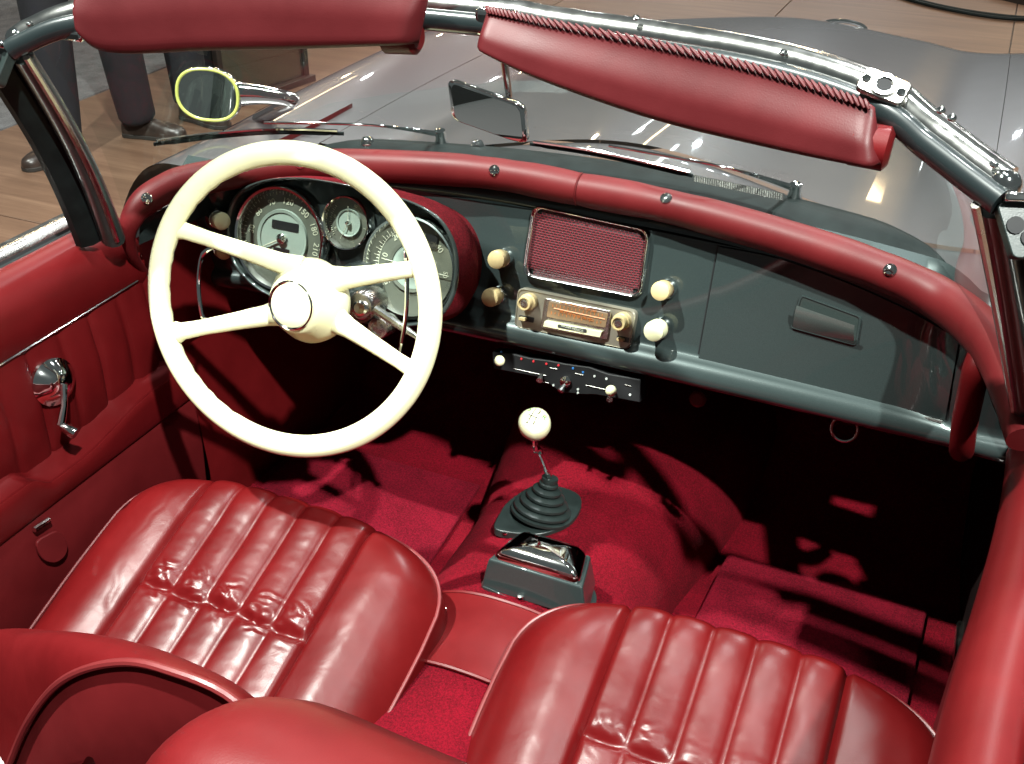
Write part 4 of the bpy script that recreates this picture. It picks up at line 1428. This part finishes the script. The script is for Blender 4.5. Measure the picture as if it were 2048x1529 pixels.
def backrest(seat_o, front, rear, panel_in, nm_label=None):
    """front and rear: matching lists of points of the two outer edges, from left foot over the top to right foot"""
    n = 64
    F = curve_pts(front, n)
    B = curve_pts(rear, n)
    rows = []
    cF, cB = np.mean(F, axis=0), np.mean(B, axis=0)
    for i in range(n + 1):
        f, b = F[i], B[i]
        out = (f + b) / 2 - (cF + cB) / 2
        out = out / np.linalg.norm(out)
        r = [f + (cF - f) * 0.35 + np.array((0, 0.0, 0)), f + (cF - f) * 0.08 + np.array((0, 0.012, 0))]
        for k in range(13):
            t = k / 12
            r.append(f * (1 - t) + b * t + out * (0.028 * math.sin(t * PI) ** 0.8))
        rows.append(r)
    back = obj('backrest', MB().loft(rows), 'leather', seat_o, angle=80)
    obj('backrest_piping', MB().tube([p + np.array((0, -0.002, 0.001)) for p in B], 0.0045, 8), 'piping', seat_o)
    rows = []
    for k in range(8):
        t = k / 7
        rows.append([b + (cB - b) * (0.015 + 0.95 * t) + np.array((0, 0.008 - 0.035 * math.sin(t * PI / 2), 0.01 * t)) for b in B])
    obj('seatback_panel', MB().loft(rows), panel_in, seat_o, angle=80)


at = lambda q, y: np.array(onY(q, y))
# driver: low shell leaning forward, its rear panel in view
frontD = [np.array((-0.60, 0.65, 0.25)), np.array((-0.545, 0.655, 0.46)), at((-60, 1270), 0.645), at((0, 1262), 0.64), at((110, 1270), 0.635), at((230, 1290), 0.63), at((360, 1330), 0.62), at((490, 1408), 0.61), np.array((-0.02, 0.61, 0.50)), np.array((-0.01, 0.62, 0.36))]
rearD = [at((-40, 1660), 0.575), at((-4, 1580), 0.567), at((20, 1529), 0.56), at((60, 1440), 0.557), at((125, 1362), 0.552), at((222, 1326), 0.548), at((330, 1337), 0.545), at((490, 1418), 0.545), np.array((0.02, 0.55, 0.56)), np.array((0.03, 0.56, 0.36))]
backrest(s1, frontD, rearD, 'dark_leather')
frontP = [np.array((0.105, 0.52, 0.40)), np.array((0.104, 0.45, 0.62)), np.array((0.106, 0.40, 0.80)), np.array((0.112, 0.392, 0.872)), np.array((0.142, 0.387, 0.930)), np.array((0.185, 0.385, 0.957)), np.array((0.30, 0.383, 0.955)), np.array((0.45, 0.383, 0.955)), np.array((0.56, 0.385, 0.94)), np.array((0.63, 0.395, 0.86)), np.array((0.64, 0.45, 0.62)), np.array((0.64, 0.52, 0.40))]
rearP = [p + np.array((0.0, -0.11 + 0.02 * i * 0, -0.012)) for i, p in enumerate(frontP)]
backrest(s2, frontP, rearP, 'dark_leather')

# ================================================================== doors
def door(s, label):
    X0 = s * 0.65 if s < 0 else 0.66
    d0, d1 = 0.1, 1.175
    # cap: padded top
    rows = []
    for i in range(41):
        y = d0 + (d1 - d0) * i / 40
        toe = -0.0
        if s > 0: toe = -0.018 - 0.045 * smooth((1.15 - y) / 0.6)
        base = X0 + (toe if s > 0 else 0.0)
        sec = [(0.000, 0.735), (-0.006, 0.748), (-0.007, 0.775), (-0.004, 0.800), (0.006, 0.822), (0.020, 0.836), (0.036, 0.843), (0.050, 0.842), (0.060, 0.836), (0.064, 0.822)]
        if s > 0: sec = [(0.010, 0.70), (-0.006, 0.74), (-0.012, 0.77), (-0.010, 0.795), (0.000, 0.815), (0.014, 0.828), (0.030, 0.832), (0.044, 0.828), (0.052, 0.818), (0.054, 0.80)]
        rows.append([(base + s * a, y, z) for a, z in sec])
    dr = obj('door', MB().loft(rows), 'leather', car, angle=70, label=label)
    # outer skin and window slot
    rows = []
    for i in range(31):
        y = d0 - 0.2 + (d1 + 0.2 - d0) * i / 30
        toe = -0.018 - 0.045 * smooth((1.15 - y) / 0.6) if s > 0 else 0
        b = X0 + toe
        rows.append([(b + s * a, y, z) for a, z in ((0.074, 0.79), (0.074, 0.838), (0.084, 0.842), (0.105, 0.836), (0.125, 0.815), (0.14, 0.76), (0.15, 0.6), (0.13, 0.25))])
    obj('door_skin', MB().loft(rows), 'paint', dr, angle=60)
    rows = []
    for i in range(31):
        y = d0 + (d1 - d0) * i / 30
        toe = -0.018 - 0.045 * smooth((1.15 - y) / 0.6) if s > 0 else 0
        rows.append([(X0 + toe + s * a, y, z) for a, z in ((0.060, 0.80), (0.063, 0.834), (0.068, 0.836), (0.072, 0.832), (0.075, 0.80))])
    obj('window_seal', MB().loft(rows), 'rubber', dr, angle=60)
    mb = MB()
    rows = []
    for i in range(31):
        y = d0 + (d1 - d0) * i / 30
        toe = -0.018 - 0.045 * smooth((1.15 - y) / 0.6) if s > 0 else 0
        rows.append([(X0 + toe + s * a, y, z) for a, z in ((0.074, 0.838), (0.077, 0.847), (0.088, 0.850), (0.108, 0.846), (0.124, 0.832), (0.132, 0.812))])
    obj('waist_trim', MB().loft(rows), 'satin', dr, angle=60)
    return dr


dl = door(-1, 'red trimmed door with chrome window crank, left of the steering wheel')
dr_ = door(1, 'red padded door top beside the passenger seat')
# chrome strip
strip = [np.array(onX(q, -0.648)) for q in ((-60, 766), (0, 728), (120, 655), (240, 581))]
obj('trim_strip', MB().tube(curve_pts(strip, 20), 0.0045, 8, flat=0.5, up=(1, 0, 0)), 'chrome', dl)
obj('strip_end', MB().tube([strip[-1], np.array(onX((272, 561), -0.648))], 0.0048, 8, flat=0.5, up=(1, 0, 0)), 'dashdark', dl)
# pleated panel above the armrest
rows = []
for i in range(161):
    y = 0.55 + 0.64 * i / 160
    k = ((y - 0.55) / 0.062) % 1
    p = (1 - abs(2 * k - 1) ** 3) ** 0.6
    dp = 0.010 * p
    r = []
    for j in range(14):
        z = 0.742 - 0.19 * j / 13
        sag = math.sin(j / 13 * PI) * 0.006
        r.append((-0.652 + (dp * (0.35 + 0.65 * math.sin(j / 13 * PI)) + sag + 0.0015 * noise.noise((y * 40, z * 25, 2.0))), y, z))
    rows.append(r)
obj('pleated_panel', MB().loft(rows), 'leather', dl, angle=70)
# armrest and lower pocket panel
def arm_top(y):
    return 0.545 + 0.030 * smooth((y - 0.93) / 0.05) * 0 + 0.0
rows = []
for i in range(81):
    y = 0.45 + 0.74 * i / 80
    zt = 0.580 - 0.023 * smooth((y - 0.835) / 0.035) + 0.026 * smooth((y - 0.92) / 0.18)
    ou = -0.597
    rows.append([(-0.655, y, zt + 0.010), (-0.64, y, zt + 0.001), (ou - 0.010, y, zt - 0.001), (ou - 0.007, y, zt + 0.002), (ou - 0.002, y, zt + 0.002), (ou, y, zt - 0.003), (ou, y, zt - 0.010), (ou - 0.002, y, 0.530), (ou - 0.006, y, 0.522), (ou - 0.016, y, 0.520)])
obj('armrest', MB().loft(rows), 'leather', dl, angle=45)
rows = [[(x + 0.0, y, z) for x, z in ((-0.612, 0.524), (-0.606, 0.515), (-0.606, 0.42), (-0.612, 0.34), (-0.625, 0.275))] for y in [0.4 + 0.79 * i / 30 for i in range(31)]]
obj('lower_panel', MB().loft(rows), 'dark_leather', dl, angle=60)
obj('sill_strip', MB().box((-0.612, 0.95, 0.263), (0.018, 0.6, 0.02)), 'satin', car, bevel=0.004)
obj('sill_strip', MB().box((0.668, 0.95, 0.263), (0.014, 1.0, 0.02)), 'darkchrome', car, bevel=0.004)
rows = [[(x - 0.018 - 0.045 * smooth((1.15 - y) / 0.6), y, z) for x, z in ((0.672, 0.72), (0.665, 0.6), (0.66, 0.4), (0.66, 0.25))] for y in [0.2 + 0.975 * i / 20 for i in range(21)]]
obj('door_panel', MB().loft(rows), 'dark_leather', dr_)
# window crank
e = np.array(onX((107, 764), -0.636))
cf = Frame(e, (1, -0.1, 0.1))
crk = obj('window_crank', MB().lathe(cf.o, cf.n, [(0.036, -0.004), (0.036, 0.002), (0.031, 0.006), (0.020, 0.018), (0.012, 0.022), (0.0, 0.023)], 32), 'chrome', dl)
a = V(cf(0, 0, 0.022))
b = V(np.array(onX((122, 851), -0.602)))
c = V(np.array(onX((152, 868), -0.580)))
obj('crank_arm', MB().tube([a, a * 0.5 + b * 0.5 + Vector((0.004, 0, 0)), b], [0.006, 0.0045, 0.006], 10), 'chrome', dl)
obj('crank_knob', MB().tube([b, b * .7 + c * .3, b * .3 + c * .7, c], [0.005, 0.0075, 0.009, 0.0085], 12), 'chrome', dl)
# leather pull tab
tq = [(66, 1082), (112, 1058), (132, 1085), (128, 1110), (108, 1126), (86, 1122), (74, 1108)]
tab = [np.array(onX(q, -0.598)) for q in tq]
obj('pull_tab', MB().prism(round_poly(tab, 0.012, 4), (0.005, 0, 0)), 'vinyl', dl, bevel=0.0012)
ta, tb = np.array(onX((68, 1060), -0.597)), np.array(onX((98, 1040), -0.597))
obj('tab_clip', MB().tube([ta, tb], 0.0045, 8), 'chrome', dl)
# inner sides of the cabin
for s in (-1, 1):
    obj('cabin_side', MB().loft([[(s * (0.668 if s < 0 else 0.705), y, z) for z in (0.24, 0.5, 0.80)] for y in (0.1, 0.6, 1.1, 1.4, 1.76)]), 'dark_leather' if s < 0 else 'void', car)  # passenger side near-black: shade put into its colour
# kick panel ahead of the door
rows = []
for j, (x, z) in enumerate(((-0.63, 0.87), (-0.63, 0.70), (-0.62, 0.60), (-0.605, 0.48), (-0.60, 0.36), (-0.61, 0.25))):
    rows.append([(x + 0.03 * smooth((y - 1.25) / 0.4), y, z) for y in [1.19 + 0.56 * i / 16 for i in range(17)]])
obj('kick_panel', MB().loft(rows), 'leather', car, angle=60)
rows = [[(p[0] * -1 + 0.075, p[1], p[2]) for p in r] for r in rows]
obj('kick_panel', MB().loft(rows), 'void', car, angle=60)  # near-black instead of red leather: footwell shade put into the colour
mb = MB()
for z in (0.62, 0.52, 0.42):
    mb.tube([(-0.612 + 0.03 * smooth((y - 1.25) / 0.4) - 0.02 * (z - 0.5), y, z - 0.10 * (y - 1.19)) for y in [1.2 + 0.05 * i for i in range(9)]], 0.0016, 5)
obj('welt_seam', mb, 'dark_leather', car)

# ================================================================== the rest of the hall
# smoked glass display panel behind the wing
pA, pB = onZ((449, 220), 0.0), onZ((612, 162), 0.0)
pA, pB = V(pA) , V(pB)
dirp = (pB - pA).normalized()
nrm = Vector((dirp.y, -dirp.x, 0))
dp = thing('glass_screen', 'dark smoked glass panel standing on the wooden floor beyond the wing mirror', 'glass screen', (pA + pB) / 2)
obj('glass_sheet', MB().box((pA + pB) / 2 + Vector((0, 0, 0.56)), ((pB - pA).length, 0.012, 1.08), (dirp, nrm, Vector((0, 0, 1)))), 'panel', dp, bevel=0.001)
for p in (pA, pB):
    obj('edge_profile', MB().box(p + Vector((0, 0, 0.56)), (0.03, 0.03, 1.1), (dirp, nrm, Vector((0, 0, 1)))), 'plinth', dp, bevel=0.003)
obj('foot_rail', MB().box((pA + pB) / 2 + Vector((0, 0, 0.015)), ((pB - pA).length + 0.06, 0.08, 0.03), (dirp, nrm, Vector((0, 0, 1)))), 'plinth', dp, bevel=0.003)

# dark plinth and cables far on the floor
pl = thing('display_plinth', 'low dark round plinth far across the wooden floor', 'plinth', (1.6, 9.1, 0))
obj('plinth_body', MB().lathe((1.6, 9.1, 0.0), (0, 0, 1), [(1.72, 0), (1.72, 0.06), (1.68, 0.075), (1.60, 0.08), (1.58, 0.15), (1.55, 0.16), (0, 0.16)], 72), 'plinth', pl, angle=40)
for off_, r in ((0.0, 0.013), (0.10, 0.011)):
    P = curve_pts([(-0.6, 8.1 + off_, 0.015), (-0.15, 7.62 - off_ * .3, 0.015), (0.2, 7.33 - off_ * .4, 0.015), (0.55, 7.22 - off_ * .5, 0.015), (0.9, 7.28, 0.015), (1.4, 7.34 - off_ * .3, 0.015)], 40)
    o = obj('floor_cable', MB().tube(P, r, 8), 'rubber')
    o['label'] = 'black cable curving on the floor before the plinth' if off_ == 0 else 'thinner black cable nearest on the floor before the plinth'
    o['category'] = 'cable'


# ---- people
def person(label, feet, face_dir, group=None, sc_h=1.0):
    """feet: ((x, y), toe angle) for right and left foot"""
    cx = (feet[0][0][0] + feet[1][0][0]) / 2
    cy = (feet[0][0][1] + feet[1][0][1]) / 2
    root = thing('person', label, 'person', (cx, cy, 0), group)
    f = Vector((math.cos(face_dir), math.sin(face_dir), 0))
    r = Vector((f.y, -f.x, 0))
    c = Vector((cx, cy, 0))
    W = lambda a, b, z: c + r * a + f * b + Vector((0, 0, z))
    # skeleton of the one continuous body
    J, E, Rr = [], [], []

    def add(p, rad_, par=None):
        J.append(p); Rr.append(rad_)
        if par is not None: E.append((par, len(J) - 1))
        return len(J) - 1
    pel = add(W(0, 0, 0.98), (0.15, 0.11))
    wst = add(W(0, 0.0, 1.12), (0.14, 0.10), pel)
    chs = add(W(0, 0.01, 1.36), (0.17, 0.115), wst)
    nck = add(W(0, 0.0, 1.50), (0.062, 0.062), chs)
    hd0 = add(W(0, 0.02, 1.58), (0.07, 0.08), nck)
    hd1 = add(W(0, 0.025, 1.67), (0.078, 0.098), hd0)
    hd2 = add(W(0, 0.015, 1.75), (0.06, 0.075), hd1)
    for s, (fx, ta) in ((1, feet[0]), (-1, feet[1])):
        hip = add(W(s * 0.10, 0, 0.90), (0.09, 0.09), pel)
        ank = Vector((fx[0], fx[1], 0.09))
        kn = (W(s * 0.10, 0, 0.90) * 0.5 + ank * 0.5) + f * 0.025
        kn = add(kn, (0.062, 0.062), hip)
        add(ank, (0.042, 0.042), kn)
        shd = add(W(s * 0.19, 0, 1.43), (0.062, 0.062), chs)
        elb = add(W(s * 0.25, -0.02, 1.16), (0.045, 0.045), shd)
        wr_ = add(W(s * 0.24, 0.06, 0.93), (0.030, 0.026), elb)
        plm = add(W(s * 0.235, 0.085, 0.85), (0.040, 0.020), wr_)
        for k, l in ((-0.027, 0.07), (-0.009, 0.082), (0.009, 0.078), (0.026, 0.062)):
            a_ = add(W(s * 0.235, 0.09 + k, 0.80), (0.010, 0.010), plm)
            add(W(s * 0.228, 0.10 + k, 0.80 - l), (0.008, 0.008), a_)
        t_ = add(W(s * 0.22, 0.115, 0.83), (0.011, 0.011), plm)
        add(W(s * 0.215, 0.135, 0.785), (0.008, 0.008), t_)

    def skinned(name, verts, edges, radii, mat, lvl=1):
        me = bpy.data.meshes.new(name)
        base = Vector((cx, cy, 0))
        me.from_pydata([tuple(p - base) for p in verts], edges, [])
        o = bpy.data.objects.new(name, me)
        COL.objects.link(o)
        o.parent = root
        WLOC[o.name] = base
        sk = o.modifiers.new('skin', 'SKIN')
        sk.use_smooth_shade = True
        if not me.skin_vertices: me.skin_vertices.new()
        for i, (a_, b_) in enumerate(radii): me.skin_vertices[0].data[i].radius = (a_, b_)
        me.skin_vertices[0].data[0].use_root = True
        su = o.modifiers.new('soft', 'SUBSURF')
        su.levels = su.render_levels = lvl
        me.materials.append(MT[mat])
        return o
    skinned('body', J, E, Rr, 'skin')
    # face: nose, eyes, ears and hair
    mb = MB().tube([W(0, 0.115, 1.69), W(0, 0.145, 1.645), W(0, 0.118, 1.635)], [0.008, 0.014, 0.01], 8)
    obj('nose', mb, 'skin', root)
    for s in (-1, 1):
        obj('eye', MB().ball(W(s * 0.032, 0.105, 1.685), 0.012, 12), 'mark', root)
        obj('ear', MB().ball(W(s * 0.082, 0.015, 1.66), 0.03, 12, (0.5, 0.7, 1.1)), 'skin', root)
    obj('mouth', MB().tube([W(-0.025, 0.112, 1.60), W(0, 0.122, 1.598), W(0.025, 0.112, 1.60)], 0.006, 6), 'leather', root)
    obj('hair', MB().ball(W(0, -0.005, 1.73), 0.098, 20, (0.95, 1.0, 0.78)), 'hair', root)
    # clothes
    jk = [W(0, 0, 0.92), W(0, 0, 1.12), W(0, 0.01, 1.36), W(0, 0, 1.47)]
    je = [(0, 1), (1, 2), (2, 3)]
    jr = [(0.185, 0.14), (0.165, 0.125), (0.19, 0.135), (0.085, 0.08)]
    for s in (1, -1):
        b_ = len(jk)
        jk += [W(s * 0.19, 0, 1.43), W(s * 0.25, -0.02, 1.16), W(s * 0.24, 0.055, 0.95)]
        je += [(2, b_), (b_, b_ + 1), (b_ + 1, b_ + 2)]
        jr += [(0.08, 0.08), (0.06, 0.06), (0.045, 0.045)]
    skinned('jacket', jk, je, jr, 'jacket')
    tv, te, tr_ = [W(0, 0, 0.97)], [], [(0.17, 0.125)]
    for s, (fx, ta) in ((1, feet[0]), (-1, feet[1])):
        ank = Vector((fx[0], fx[1], 0.0))
        hip = W(s * 0.10, 0, 0.86)
        kn = (hip * 0.5 + ank * 0.5) + f * 0.02
        b_ = len(tv)
        lean = (kn - ank)
        tv += [hip, kn, ank + lean * 0.42, ank + lean * 0.2 + Vector((0, 0, 0.02)), ank + Vector((0, 0, 0.075))]
        te += [(0, b_), (b_, b_ + 1), (b_ + 1, b_ + 2), (b_ + 2, b_ + 3), (b_ + 3, b_ + 4)]
        tr_ += [(0.108, 0.11), (0.092, 0.092), (0.083, 0.086), (0.086, 0.082), (0.080, 0.086)]
    skinned('trousers', tv, te, tr_, 'trouser', 2)
    for (fx, ta) in feet:
        d = Vector((math.cos(ta), math.sin(ta), 0))
        l = Vector((-d.y, d.x, 0))
        o = Vector((fx[0], fx[1], 0)) - d * 0.075
        prof = [(0.0, 0.026, 0.055), (0.012, 0.034, 0.075), (0.05, 0.037, 0.095), (0.10, 0.036, 0.090), (0.145, 0.041, 0.068), (0.19, 0.046, 0.056), (0.235, 0.044, 0.048), (0.262, 0.034, 0.040), (0.276, 0.018, 0.030), (0.280, 0.006, 0.022)]
        rows = []
        for (t, w, h) in prof:
            rows.append([o + d * t + l * (w * math.cos(a_) * (1.0 if math.sin(a_) < 0 else 0.96)) + Vector((0, 0, 0.014 + (h * max(0, math.sin(a_)) ** 0.8))) for a_ in [PI * k / 12 for k in range(13)]])
        sh_ = obj('shoe', MB().loft(rows, cu=True, cap=True), 'shoe', root, angle=60)
        out = [o + d * t + l * (w + 0.003) for t, w, h in prof] + [o + d * t - l * (w + 0.003) for t, w, h in reversed(prof)]
        obj('sole', MB().prism([p + Vector((0, 0, 0.001)) for p in out], (0, 0, 0.016)), 'sole', sh_, bevel=0.002)
    return root


person('person in dark trousers and brown shoes standing with feet turned out nearest the car', (((-2.815, 3.075), math.radians(-94)), ((-2.70, 3.395), math.radians(12))), math.radians(-40))
person('person in dark trousers standing behind, close to the smoked glass panel', (((-2.63, 3.665), math.radians(-10)), ((-2.80, 3.90), math.radians(15))), math.radians(2))
